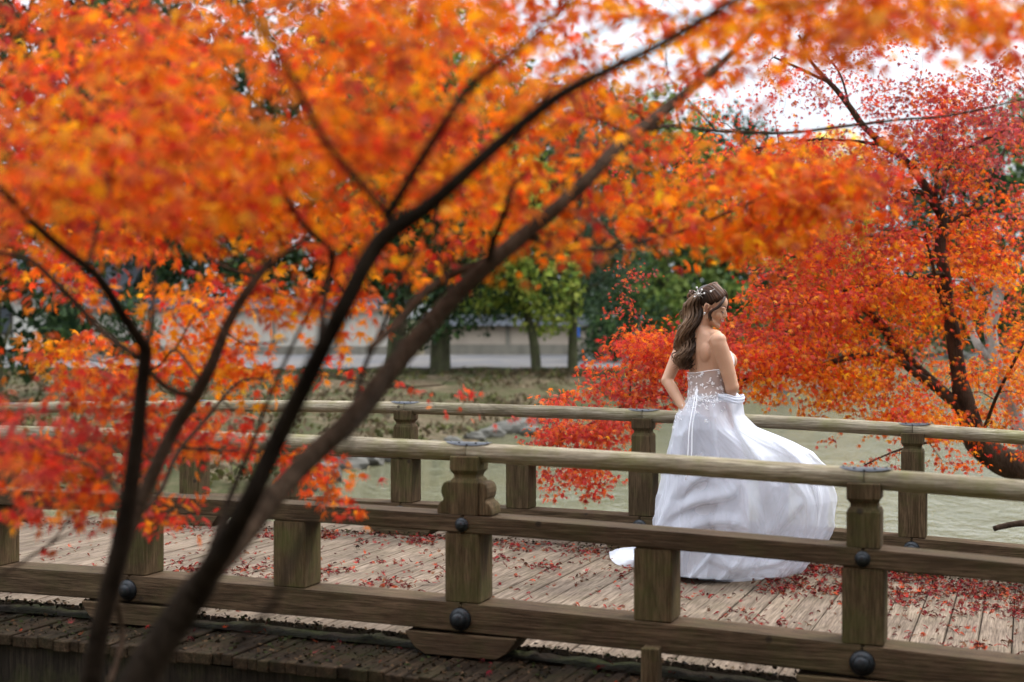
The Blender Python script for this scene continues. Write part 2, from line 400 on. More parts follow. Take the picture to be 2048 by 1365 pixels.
# ------------------------------------------------------------------ background walls and buildings
def plaster(name, c, stain=.4):
    m = NT(name); n1 = m.noise(m.coords((1,1,.4)), 3.0, 5); n2 = m.noise(m.coords((1,1,1)), 30, 4)
    m.princ(m.mix(m.math('MULTIPLY', m.ramp(n1, [(.45, 0.0), (.7, 1.0)]), stain), c, tuple(x*.55 for x in c)), .9, m.bump(n2, .2, .01)); return m.m
PL1 = plaster('wall_plaster', (.52, .48, .41)); PL2 = plaster('pinkish_plaster', (.42, .35, .28)); TILE = plaster('roof_tile_grey', (.09, .098, .11), .5)
STONE = plaster('grey_stone', (.085, .08, .066), .8); WHITE = plaster('building_plaster', (.62, .60, .54), .3); DKW = plaster('dark_timber', (.05, .04, .035))
FOOT = plaster('wall_footing', (.22, .20, .16), .7)
def garden_wall(name, label, x0, x1, y0, y1, h, mat, z0):
    r = thing(name, label, 'wall', ((x0+x1)/2, (y0+y1)/2, z0))
    L = math.hypot(x1-x0, y1-y0); a = math.atan2(y1-y0, x1-x0); r.rotation_euler = (0, 0, a)
    b = MB(); b.box((-L/2, -.15, -.4), (L/2, .15, h)); o = link('wall_panel', mesh('wall_panel', b.V, b.F, mat), r)
    b = MB(); b.box((-L/2, -.2, -.4), (L/2, .2, .35)); link('footing', mesh('footing', b.V, b.F, FOOT), r)
    nb = int(L / 2.2); pm = MB(); pm.box((-.09, -.19, .35), (.09, .19, h - .01)); pme = mesh('wall_post', pm.V, pm.F, FOOT)
    for i in range(nb + 1): link('wall_post', pme, r, (-L/2 + .1 + i * (L-.2) / nb, 0, 0))
    b = MB(); b.add([(-L/2-.1, -.5, h), (L/2+.1, -.5, h), (L/2+.1, 0, h+.28), (-L/2-.1, 0, h+.28), (L/2+.1, .5, h), (-L/2-.1, .5, h)], [(0,1,2,3), (3,2,4,5), (0,5,4,1), (0,3,5), (1,4,2)])
    link('coping_roof', mesh('coping_roof', b.V, b.F, TILE), r)
    tm = MB(); tm.tube([(0, -.52, h+.015), (0, -.02, h+.30)], .05, 6); tme = mesh('roof_tile', tm.V, tm.F, TILE)
    nt_ = min(int(L / .3), 70)
    for i in range(nt_): link('roof_tile', tme, r, (-L/2 + (i+.5) * L / nt_, 0, 0))
    b = MB(); b.tube([(-L/2-.12, 0, h+.33), (L/2+.12, 0, h+.33)], .09, 8); link('ridge', mesh('ridge', b.V, b.F, TILE), r)
garden_wall('garden_wall', 'long cream plaster wall with grey tiled coping behind the leaning trunks', -15.8, -4.0, 53, 52, 1.72, PL1, .45)
garden_wall('garden_wall', 'low pinkish plaster wall beyond the path, right of the thick mossy trunk', -3.3, 3.0, 54, 53.5, 1.05, PL2, .5)
def house():
    r = thing('garden_building', 'pale plastered garden building glimpsed at the far left behind dark shrubs', 'building', (-19.5, 57, .3))
    b = MB(); b.box((-4.5, -2, -.5), (4.2, 3, 2.6)); link('wall', mesh('wall', b.V, b.F, WHITE), r)
    b = MB(); b.add([(-5.2,-2.8,2.55),(4.9,-2.8,2.55),(4.9,.5,4.3),(-5.2,.5,4.3),(4.9,3.8,2.55),(-5.2,3.8,2.55)], [(0,1,2,3),(3,2,4,5),(0,5,4,1),(0,3,5),(1,4,2)])
    link('roof', mesh('roof', b.V, b.F, TILE), r)
    for i in range(3):
        b = MB(); b.box((-3.6+i*2.6, -2.06, .9), (-2.4+i*2.6, -2.0, 2.0)); f = link('window', mesh('window', b.V, b.F, DKW), r)
        b = MB(); b.box((-3.5+i*2.6, -2.09, 1.0), (-2.5+i*2.6, -2.062, 1.9)); g = NT('window_glass'); g.princ((.05,.06,.07), .1); link('pane', mesh('pane', b.V, b.F, g.m), f)
    b = MB(); b.box((-4.55, -2.1, -.5), (4.25, -2.003, .3)); link('plinth', mesh('plinth', b.V, b.F, STONE), r)
house()
def blue_sign():
    m = NT('blue_paint'); m.princ((.02, .12, .55), .5)
    p = P(1153, 650, 49); r = thing('notice_sign', 'small blue notice sign on a post far down the path', 'sign', (p[0], p[1], .3))
    b = MB(); b.box((-.12, -.02, .85), (.12, .02, 1.2)); link('sign_board', mesh('sign_board', b.V, b.F, m.m), r)
    b = MB(); b.tube([(0, .05, -.3), (0, .05, 1.1)], .03, 8); link('post', mesh('post', b.V, b.F, DKW), r)
blue_sign()
def rock_mesh(seed, sub=2):
    bm = bmesh.new(); bmesh.ops.create_icosphere(bm, subdivisions=sub, radius=1.0)
    for v in bm.verts:
        d = noise.noise(v.co*1.3 + Vector((seed*7.1, 0, 0)))*.35 + noise.noise(v.co*3 + Vector((0, seed*3.3, 0)))*.12
        v.co *= 1 + d; v.co.z *= .62
    me = bpy.data.meshes.new('shore_stone'); bm.to_mesh(me); bm.free(); me.materials.append(STONE); return me
rocks = [rock_mesh(i) for i in range(6)]
_pl = [(690, 940), (735, 932), (770, 925), (815, 915), (860, 905), (905, 894), (950, 885), (985, 876), (1015, 868), (1040, 860), (1060, 872), (1085, 848), (1130, 838), (1230, 812), (1275, 800), (1300, 792), (1325, 797), (1345, 800), (1400, 796), (1500, 790), (1560, 788), (1650, 784), (1750, 781), (1830, 779), (1900, 778), (1960, 777), (640, 965), (590, 985)]
for i, (px, py) in enumerate(_pl):
    d = (EYE - ZW) * F_PX / (py - HOR); p = P(px, py, d)
    o = link('shore_stone', rocks[i % 6], None, (p[0], p[1] + .2, ZW + .08), random.uniform(0, 6)); s_ = random.uniform(.14, .30) * (1.5 if i in (15, 16, 9, 11) else 1); o.scale = (s_*1.3, s_, s_)
    tag(o, 'rounded grey stone at the foot of the far pond bank', 'stone', 'grey stones along the far shoreline')

#%%GC
# ------------------------------------------------------------------ trees in the background
def blob_crown(lumps, n, size, pal, squash=.8):
    """many small leaf faces through the volume of several lumps; denser towards each lump's skin"""
    tot = sum(l[3]**2 for l in lumps); Ps = []; Cs = []
    for (x, y, z, r) in lumps:
        k = max(30, int(n * r*r / tot)); d = nrm(rng.normal(0, 1, (k, 3))); rr = r * (rng.uniform(.25, 1, (k, 1)) ** .5)
        p = d * rr; p[:, 2] *= squash
        wob = np.array([noise.noise(Vector(v) * (1.6 / r) + Vector((x, y, z))) for v in p]); keep = wob > -.22
        p = p[keep]; Ps.append(p + (x, y, z)); cc = colors(pal, len(p), .22); cc *= rng.uniform(.75, 1.2); Cs.append(cc)
    p = np.concatenate(Ps); c = np.concatenate(Cs); k = len(p)
    return p, c
QT = [(np.array([(0, -.1, 0), (.42, .25, .06), (0, 1, -.1), (-.42, .25, .06)]), np.array([(0, 1, 2, 3)])),
      (np.array([(0, -.1, 0), (.3, .35, .1), (.1, 1, -.2), (-.5, .4, .0)]), np.array([(0, 1, 2, 3)]))]
ground_cover()
def park_tree(name, label, x, y, h, cr, pal, n, leaf=.16, trunk_r=.16, bare=.35, lean=0, mat=BARK_GREEN, cat='tree', group=None, lump=11):
    z0 = float(terrain(np.array(x), np.array(y))) - .05
    r = thing(name, label, cat, (x, y, z0), group)
    b = MB(); top = np.array((lean, 0, h*.8))
    path = [np.array((0, 0, -.4)), np.array((lean*.1, 0, h*.18)), np.array((lean*.45, .1, h*.42)), top]
    sp = catmull(path, 5); b.tube(sp, np.linspace(trunk_r, trunk_r*.3, len(sp)), 10)
    link('trunk', mesh('trunk', b.V, b.F, mat, True), r)
    lumps = []
    for i in range(lump):
        t = i / max(1, lump-1); zz = h * (bare + (1-bare) * (.12 + .8*t)); rad = cr * math.sin(math.pi * (.22 + .62*t)) * .85
        a = i * 2.4 + x; q = rad * random.uniform(.35, .75)
        lumps.append((lean*zz/h + q*math.cos(a), q*math.sin(a), zz, cr * random.uniform(.34, .55)))
        if i % 2 == 0 and trunk_r > .06:
            lb = MB(); st = np.array((lean*zz/h*.6, 0, zz*.72)); en = np.array(lumps[-1][:3]) * .96; mid = (st+en)/2 + np.array((0, 0, -.1*cr))
            lb.tube(catmull([st, mid, en], 4), np.linspace(trunk_r*.4, trunk_r*.1, 9), 6); link('limb', mesh('limb', lb.V, lb.F, mat, True), r)
    p, c = blob_crown(lumps, n, leaf, pal); k = len(p)
    me = leaves_mesh('crown', p, rng.normal(0, 1, (k, 3)) + (0, 0, -.3), rng.normal(0, 1, (k, 3)) + (0, 0, .8), leaf * rng.uniform(.6, 1.4, k), c, LEAF_G if 'green' in pal else LEAF, QT)
    tag(link('crown', me, r), kind='stuff'); return r
def at(px, d): return (px - 1024) / F_PX * d
park_tree('evergreen_tree', 'dark evergreen at the far left edge behind the railings', at(-20, 30), 30, 9.5, 3.4, 'dgreen', 8500, .2, .3, .08)
park_tree('evergreen_tree', 'dark green tree left of centre filling the gap under orange leaves', at(400, 55), 55, 12, 5.0, 'dgreen', 12000, .24, .28, .10)
park_tree('evergreen_tree', 'tall dark evergreen rising behind the pale building', at(150, 60), 60, 15, 5.5, 'dgreen', 8000, .3, .3, .2)
park_tree('broadleaf_tree', 'mossy trunked tree with light green leaves before the cream wall', at(790, 41.5), 41.5, 11, 4.0, 'mgreen', 10000, .17, .30, .30, .7)
park_tree('evergreen_tree', 'dark leaved tree with a short thick trunk beside the path', at(880, 40.3), 40.3, 8.0, 3.0, 'dgreen', 9500, .15, .33, .13, .2)
park_tree('broadleaf_tree', 'bright yellow green bushy tree with a slim grey trunk', at(1075, 40.6), 40.6, 6.2, 2.3, 'ygreen', 9000, .14, .17, .24, -1.2)
park_tree('broadleaf_tree', 'small grey green tree with a pale thin trunk on the bank', at(1145, 41), 41, 7.2, 2.4, 'bgreen', 7000, .14, .17, .28, .2)
park_tree('broadleaf_tree', 'tall mid green tree behind the low pink wall', at(960, 58), 58, 13, 5.2, 'mgreen', 12000, .24, .3, .12)
park_tree('evergreen_tree', 'bluish green tree behind the bare twig right of centre', at(1170, 57), 57, 11, 5.0, 'bgreen', 12000, .24, .3, .05)
park_tree('evergreen_tree', 'deep green tree directly beyond the bride', at(1330, 53.5), 53.5, 9.5, 3.8, 'mgreen', 9000, .22, .3, .02)
park_tree('evergreen_tree', 'dark evergreen on the far shore left of the red maple', at(1420, 58), 58, 9.5, 4.2, 'dgreen', 7500, .24, .3, .02)
park_tree('broadleaf_tree', 'yellow leaved tree glowing behind the red maple', at(1640, 60), 60, 9.2, 3.0, 'yellow', 4500, .24, .22, .3)
park_tree('evergreen_tree', 'dark green shrubbery tree on the far right shore', at(1900, 62), 62, 9.5, 5.0, 'dgreen', 9000, .25, .3, .03)
park_tree('evergreen_tree', 'dark green tree beyond the pond behind the maple branches', at(1580, 64), 64, 9.0, 5.0, 'bgreen', 9000, .25, .3, .03)
park_tree('evergreen_tree', 'green tree at the right frame edge under pale sky', at(2080, 66), 66, 12.5, 5.0, 'mgreen', 8000, .28, .3, .05)
park_tree('broadleaf_tree', 'tall green tree behind the cream wall at centre left', at(640, 60), 60, 14.5, 6.0, 'dgreen', 12000, .27, .3, .10)
park_tree('evergreen_tree', 'broad dark tree behind the wall between two green trees', at(800, 60), 60, 12.5, 5.2, 'dgreen', 8500, .27, .3, .1)
park_tree('broadleaf_tree', 'tall pale green tree above the far left rooftops', at(330, 64), 64, 17, 6.0, 'bgreen', 9000, .32, .3, .25)
for i, (px, d, h_, cr_, pal, lab) in enumerate([
    (250, 49, 2.4, 1.3, 'dgreen', 'dark rounded shrub at the left end of the cream wall'),
    (130, 49, 2.3, 1.2, 'dgreen', 'dark rounded shrub in front of the pale building'),
    (1230, 46, 2.6, 1.9, 'dgreen', 'dark low shrub on the far shore behind the bride'),
    (1480, 57, 2.8, 2.3, 'mgreen', 'green waterside shrub to the right of the bride'),
    (1640, 59, 2.6, 2.2, 'dgreen', 'dark waterside shrub under the maple limbs'),
    (1800, 61, 3.0, 2.5, 'mgreen', 'green waterside shrub left of the maple trunk'),
    (1960, 61, 3.0, 2.4, 'dgreen', 'dark waterside shrub right of the maple trunk')]):
    park_tree('shrub', lab, at(px, d), d, h_, cr_, pal, 2600, .13, .05, .0, 0, BARK_GREEN, 'shrub', None, 7)
for i, (x, y, h_, cr_) in enumerate([(-9, -7, 12, 4.5), (-3, -10, 14, 5.0), (3.5, -8, 13, 4.8), (9.5, -6, 12, 4.4), (15, -1, 11, 4.2), (-14, 0, 11, 4.2), (0, -17, 17, 6.0), (12, -14, 16, 6)]):  # unseen evergreens added behind the camera to darken the faces turned to it
    park_tree('evergreen_tree', 'unseen dark evergreen added behind the camera to block sky light', x, y, h_, cr_, 'dgreen', 4500, .34, .3, .08, 0, BARK_GREEN, 'tree', 'unseen evergreens added behind the camera', 12)
def far_wood():
    p, c = [], []
    lumps = []
    for i in range(60):
        x = -70 + i * 2.6 + random.uniform(-1, 1); y = 88 + random.uniform(-5, 10); hh = random.uniform(3.5, 6.5) * (1.9 if x < -12 else (1.35 if x < 8 else .9))
        for k in range(3): lumps.append((x + random.uniform(-1.5, 1.5), y, hh * (.25 + .35*k), random.uniform(2.2, 3.4)))
    pp, cc = blob_crown(lumps, 34000, .4, 'bgreen'); k = len(pp)
    me = leaves_mesh('far_wood', pp, rng.normal(0, 1, (k, 3)), rng.normal(0, 1, (k, 3)), .5 * rng.uniform(.6, 1.4, k), cc, LEAF_G, QT)
    tag(link('far_wood', me), 'distant mass of grey green trees beyond the pond park', 'trees', kind='stuff')
far_wood()
def waterfall_stones():       # stacked rocks on the far right shore
    for i, (px, py, s_) in enumerate([(1880, 735, .8), (1912, 720, .7), (1945, 728, .8), (1978, 745, .7), (1860, 760, .6), (1900, 762, .7), (1935, 765, .6), (1970, 768, .6)]):
        p = P(px, py, 58.0); o = link('bank_rock', rocks[(i+2) % 6], None, tuple(p), i*1.3); o.scale = (s_, s_*.8, s_)
        tag(o, 'large rock stacked on the far right pond bank', 'rock', 'rocks stacked behind the maple trunk')
waterfall_stones()

# ------------------------------------------------------------------ THE BRIDGE
S0, S1 = -9.6, 6.6
bridge = thing('wooden_bridge', 'weathered plank footbridge crossing the pond in a slight arch', 'bridge', B(0, 1.6, -.1))
def prism_sw(s0, s1, w0, w1, z0, z1, ns=1, zj=0):
    rings = []
    for i in range(ns + 1):
        s = s0 + (s1 - s0) * i / ns
        rings.append([B(s, w0, z0), B(s, w1, z0), B(s, w1, z1), B(s, w0, z1)])
    b = MB(); b.loft(rings); return b
pw = .152; s = S0; k = 0
while s < S1:
    g = .0018 + random.random()*.0022; dz = random.uniform(-.004, .003); b = MB(); prev = None
    w0, w1 = .115 + random.uniform(-.003, .003), 3.02 + random.uniform(-.02, .02)
    mid = s + pw * random.uniform(.44, .56)
    # plank with a shallow worn groove along its middle
    prof_ = [(s+g, -.05), (s+pw-g, -.05), (s+pw-g, -.004), (s+pw-g-.004, 0), (mid+.010, 0), (mid, -.0055), (mid-.010, 0), (s+g+.004, 0), (s+g, -.004)]
    b.loft([[B(q, ww, z + dz + wob) for q, z in prof_] for ww, wob in ((w0, 0), ((w0+w1)/2, random.uniform(-.004, .002)), (w1, 0))])
    wobj('deck_plank', b.V, b.F, W_DECK, bridge); s += pw
for side in (0, 1):
    s = S0; step = .105 if side == 0 else .15
    while s < S1:
        wd = step * random.uniform(.4, .95); w0, w1 = ((-.47 + random.uniform(-.012, .014), .06) if side == 0 else (3.12, 3.70 + random.uniform(-.02, .02)))
        z = -.035 + random.uniform(-.009, .004)
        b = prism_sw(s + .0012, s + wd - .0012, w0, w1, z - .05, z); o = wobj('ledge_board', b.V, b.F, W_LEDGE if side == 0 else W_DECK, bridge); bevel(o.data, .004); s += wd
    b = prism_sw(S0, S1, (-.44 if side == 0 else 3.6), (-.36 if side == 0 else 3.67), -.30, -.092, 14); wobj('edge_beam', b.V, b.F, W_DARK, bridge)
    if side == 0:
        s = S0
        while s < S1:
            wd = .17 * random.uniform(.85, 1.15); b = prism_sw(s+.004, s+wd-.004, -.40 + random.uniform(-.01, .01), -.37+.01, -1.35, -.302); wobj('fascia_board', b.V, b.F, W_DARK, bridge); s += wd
    for q in (-8, -4.5, -1, 2.5, 6):
        b = MB(); ww = .1 if side == 0 else 3.2; b.tube([B(q, ww, -2.3), B(q, ww, -.1)], .13, 12); wobj('pile', b.V, b.F, W_DARK, bridge, True)
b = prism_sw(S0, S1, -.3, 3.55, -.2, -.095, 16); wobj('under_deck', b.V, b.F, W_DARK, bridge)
def moss_strip(wc, half, s0, s1, hgt, seed, nm, lab):
    ns, nw = 420, 7; V = []
    for i in range(ns):
        s = s0 + (s1-s0)*i/(ns-1)
        for j in range(nw):
            t = j/(nw-1)*2-1; wob = noise.noise(Vector((s*1.7, seed, 0)))*.035
            e = 1 - abs(t)**2; amp = max(.22, .35 + .9*noise.noise(Vector((s*3.1, seed+5, 0))) + .5*noise.noise(Vector((s*9, seed, 2))))
            z = -.03 + e*hgt*amp + noise.noise(Vector((s*22, t*3, seed)))*.012*e + noise.noise(Vector((s*60, t*6, seed)))*.007*e
            V.append(B(s, wc + wob + t*half, z))
    F = np.array([(i*nw+j, (i+1)*nw+j, (i+1)*nw+j+1, i*nw+j+1) for i in range(ns-1) for j in range(nw-1)])
    o = wobj(nm, V, F, MOSS, None, True); tag(o, lab, 'moss', kind='stuff')
moss_strip(.075, .105, S0, S1, .020, 1, 'moss_strip', 'mossy soil ridge along the near edge of the deck')
moss_strip(3.07, .07, S0, S1, .028, 9, 'moss_strip', 'mossy soil ridge along the far edge of the deck')

# railings ---------------------------------------------------------
BAY = 1.713
def sq_loft(levels, off=(0, 0)):
    b = MB(); rings = []
    for hw, hd, z in levels: rings.append([(off[0]-hw, off[1]-hd, z), (off[0]+hw, off[1]-hd, z), (off[0]+hw, off[1]+hd, z), (off[0]-hw, off[1]+hd, z)])
    b.loft(rings); return b
b = sq_loft([(.082, .082, .2035), (.082, .082, .5095)]); LOWER = mesh('lower_post', b.V, b.F, W_POST); bevel(LOWER, .006)
b = sq_loft([(.066, .066, .5855), (.066, .066, .728), (.060, .060, .742), (.052, .052, .748), (.052, .052, .762), (.060, .060, .772), (.066, .066, .782), (.066, .066, .843)]); UPPER = mesh('post_head', b.V, b.F, W_POST); bevel(UPPER, .003)
def boss_mesh(r, nm):
    b = MB(); pr = [(r, 0), (r, r*.12), (r*.93, r*.26), (r*.74, r*.36), (r*.70, r*.40), (r*.66, r*.62), (r*.55, r*.80), (r*.36, r*.92), (r*.12, r*.97)]
    b.lathe(pr, (0, 0, 0), (0, -1, 0), 24); return mesh(nm, b.V, b.F, IRON, True)
BOSS_L = boss_mesh(.050, 'iron_boss'); BOSS_S = boss_mesh(.031, 'small_iron_boss')
b = MB(); cs = [(.262, .0695), (.255, .05), (.215, .0), (.165, -.028), (-.165, -.028), (-.215, .0), (-.255, .05), (-.262, .0695)]
b.loft([[(x, yy, z) for x, z in cs] for yy in (-.11, .11)]); BLOCK = mesh('sleeper_block', b.V, b.F, W_BEAM); bevel(BLOCK, .004)
sh_p = [(.0665, .5865), (.128, .5865), (.129, .600), (.126, .622), (.116, .638), (.101, .648), (.098, .655), (.106, .668), (.110, .686), (.108, .706), (.098, .724), (.084, .731), (.0665, .731)]
b = MB(); b.loft([[(x, yy, z) for x, z in sh_p] for yy in (-.06, .06)]); SH_R = mesh('shoulder_bracket', b.V, b.F, W_POST); bevel(SH_R, .004)
b = MB(); b.loft([[(-x, yy, z) for x, z in sh_p[::-1]] for yy in (-.06, .06)]); SH_L = mesh('shoulder_bracket', b.V, b.F, W_POST); bevel(SH_L, .004)
RR = .0425; RC = .858
def cap_plate():
    b = MB(); V = []; nl, na = 17, 9
    for sgn in (1,):
        for i in range(nl):
            t = -1 + 2*i/(nl-1); span = R(44) * math.sqrt(max(0, 1-abs(t)**2.4)) + R(3)
            for j in range(na):
                a = (-1 + 2*j/(na-1)) * span; V.append((t*.112, (RR+.0035)*math.sin(a), RC + (RR+.0035)*math.cos(a) - .0))
        F = [(i*na+j, (i+1)*na+j, (i+1)*na+j+1, i*na+j+1) for i in range(nl-1) for j in range(na-1)]
    b.add(V, F); k = len(V)
    V2 = [(x, y*.93, (z-RC)*.93+RC) for x, y, z in V]
    me = mesh('cap_plate', b.V, b.F, PLATE, True); return me
CAP = cap_plate()
b = MB()
for x, a in ((-.085, 0), (-.04, R(22)), (-.04, -R(22)), (.0, R(38)), (0, -R(38)), (.04, R(22)), (.04, -R(22)), (.085, 0)):
    b.ell((x, (RR+.003)*math.sin(a), RC+(RR+.003)*math.cos(a)), (.006, .006, .0045), None, 8, 5)
RIV = mesh('rivets', b.V, b.F, PLATE, True)
def railing(w0, s_first, nb, label, bracket_at, rough_seed, fine):
    root = thing('bridge_railing', label, 'railing', B(s_first + 2*BAY, w0, 0))
    L0 = np.array(wloc(root))
    def put(name, me, s, par, dz=0, dw=0, l0=None):
        p = B(s, w0 + dw, dz) - (L0 if l0 is None else l0); return link(name, me, par, tuple(p), -PHI)
    mains = [s_first + i*BAY for i in range(nb + 1)]
    for i, s in enumerate(mains):
        lp = put('post', LOWER, s, root)
        hd = link('post_head', UPPER, lp)
        if bracket_at is not None and abs(s - bracket_at) < .3:
            link('shoulder_bracket', SH_L, lp); link('shoulder_bracket', SH_R, lp)
        link('iron_boss', BOSS_L, lp, (0, -.1005, .137)); link('small_iron_boss', BOSS_S, lp, (0, -.0855, .547))
        if w0 > 1: link('small_iron_boss', BOSS_S, lp, (0, -.1005, .137))
        cp = put('cap_plate', CAP, s, root); link('rivets', RIV, cp)
        put('sleeper_block', BLOCK, s, root)
        if i < nb:
            put('post', LOWER, s + BAY/2, root)
            for nm, zc, hz, hw, mt in (('bottom_beam', .1415, .0615, .10, W_BEAM), ('middle_rail', .5475, .0375, .085, W_BEAM)):
                rings = []; a0, a1 = s + .0025, s + BAY - .0025
                for q in range(9):
                    ss = a0 + (a1-a0)*q/8; j = [random.uniform(-.0015, .0015) for _ in range(4)]
                    rings.append([B(ss, w0-hw+j[0], zc-hz), B(ss, w0+hw, zc-hz), B(ss, w0+hw, zc+hz), B(ss, w0-hw+j[1], zc+hz)])
                b = MB(); b.loft(rings); o = wobj(nm, b.V, b.F, mt, root); bevel(o.data, .0055, 2)
            rings = []
            for q in range(15):
                ss = s + .002 + (BAY-.004)*q/14; c = B(ss, w0, RC); r_ = RR * (1 + .03*noise.noise(Vector((ss*1.3, w0, rough_seed))))
                c = c + np.array((0, 0, .004*noise.noise(Vector((ss*.9, w0*3, 2)))))
                rings.append([c + N*r_*math.sin(a) + np.array((0, 0, r_*math.cos(a))) for a in [2*math.pi*t/20 for t in range(20)]])
            b = MB(); b.loft(rings); o = wobj('top_rail', b.V, b.F, W_RAIL, root, True)
    return root
near = railing(0, -5*BAY, 8, 'near wooden railing with round top rail and iron bosses', 0.0, 3, True)
far = railing(3.245, -.0545 - 5*BAY, 8, 'far wooden railing standing behind the bride, above the water', None, 8, False)
b = MB(); b.box((-.036, -.04, -.12), (.036, .03, .115)); o = link('edge_stake', mesh('edge_stake', b.V, b.F, W_POST), None, tuple(B(.87, -.15, 0)), -PHI); bevel(o.data, .004)
tag(o, 'short wooden stake fixed before the lower beam, left of the right post', 'stake')

# fallen leaves on the deck ---------------------------------------
def fallen():
    pts = []
    def dens(s, w):
        d = .05 + .42*max(0, noise.noise(Vector((s*1.6, w*1.6, 4))))*2
        d += 5.5 * math.exp(-((w-2.80)/.20)**2) * (1 if s > .5 else .10) + 3.0*math.exp(-((w-2.35)/.28)**2) * (1 if s > .9 else .0)
        d += .8*math.exp(-((s+2.0)/.9)**2 - ((w-1.1)/.6)**2) * .5 + .55*math.exp(-((w-.5)/.5)**2) * (1 if s > .4 else .3)
        if s < -3: d *= .25
        return d * (.10 + 1.7*max(0, .22 + noise.noise(Vector((s*4.5, w*4.5, 9)))))
    while len(pts) < 11000:
        s, w = random.uniform(-6, 4.5), random.uniform(.24, 3.0)
        if random.random() < dens(s, w): pts.append((s, w, .004 + random.random()**3*.02))
    for _ in range(260):
        s = random.uniform(-6, 4.5); pts.append((s, random.choice((random.uniform(-.46, .16), random.uniform(3.0, 3.2))), -.02 + random.random()*.01))
    pts.sort(key=lambda q: np.linalg.norm(B(*q) - np.array((0, 0, EYE))))
    vis = [q for q in pts if -3 < (B(*q)[0]) < 2.6]
    first = vis[:0]
    near_n = 290; chosen = []; rest = []
    for q in pts:
        p = B(*q); px = 1024 + p[0]/p[1]*F_PX; py = HOR + (EYE - p[2])/p[1]*F_PX
        if len(chosen) < near_n and 0 < px < 2048 and py < 1360 and q[1] > .25: chosen.append(q)
        else: rest.append(q)
    metas = []
    for i in range(12):
        me = leaves_mesh('fallen_leaf', np.zeros((1, 3)), np.array([[0, 1., 0]]), np.array([[.1*(i % 3 - 1), .05, 1.]]), np.array([.025]), colors('fall', 1), LEAF_DRY, [leaf_template((-.8, .5, .9)[i % 3])]); metas.append(me)
    for i, q in enumerate(chosen):
        o = link('fallen_leaf', metas[i % 12], None, tuple(B(q[0], q[1], q[2] + .006)), random.uniform(0, 6.28)); o.rotation_euler = (random.gauss(0, .4), random.gauss(0, .4), random.uniform(0, 6.28)); sc__ = random.uniform(.75, 1.25); o.scale = (sc__,)*3
        tag(o, 'small dark red maple leaf lying on the plank deck', 'leaf', 'fallen maple leaves on the deck')
    p = np.array([B(q[0], q[1], q[2] + .004) for q in rest]); k = len(p); a = rng.uniform(0, 6.28, k)
    d = np.stack([np.cos(a), np.sin(a), rng.normal(0, .3, k)], -1); n_ = np.stack([rng.normal(0, .5, k), rng.normal(0, .5, k), np.ones(k)], -1)
    me = leaves_mesh('leaf_litter', p, d, n_, .023*rng.uniform(.65, 1.3, k), colors('fall', k, .3), LEAF_DRY, [leaf_template(-.8), leaf_template(.5), leaf_template(1.0)])
    tag(link('leaf_litter', me), 'dark red maple leaf litter scattered over the bridge planks', 'leaf litter', kind='stuff')
fallen()
def crumbs():
    k = 9000; s_ = rng.uniform(-7, 4.5, k); side = rng.random(k); w_ = np.where(side < .55, rng.uniform(-.46, -.02, k), np.where(side < .8, rng.normal(.06, .05, k), rng.normal(3.02, .07, k)))
    z = np.where(w_ < .0, -.034, .008); p = np.array([B(a, b2, c) for a, b2, c in zip(s_, w_, z)]); a = rng.uniform(0, 6.28, k)
    c = np.array([(.05, .03, .015), (.02, .014, .008), (.03, .035, .012), (.09, .055, .03), (.012, .009, .006)])[rng.integers(0, 5, k)]
    me = leaves_mesh('soil_crumbs', p, np.stack([np.cos(a), np.sin(a), rng.normal(0, .4, k)], -1), rng.normal(0, .6, (k, 3)) + (0, 0, 1), rng.uniform(.008, .026, k), c, LEAF_DRY, QT)
    tag(link('soil_crumbs', me), 'crumbs of soil, bark and dead leaves along the ledge boards', 'debris', kind='stuff')
crumbs()
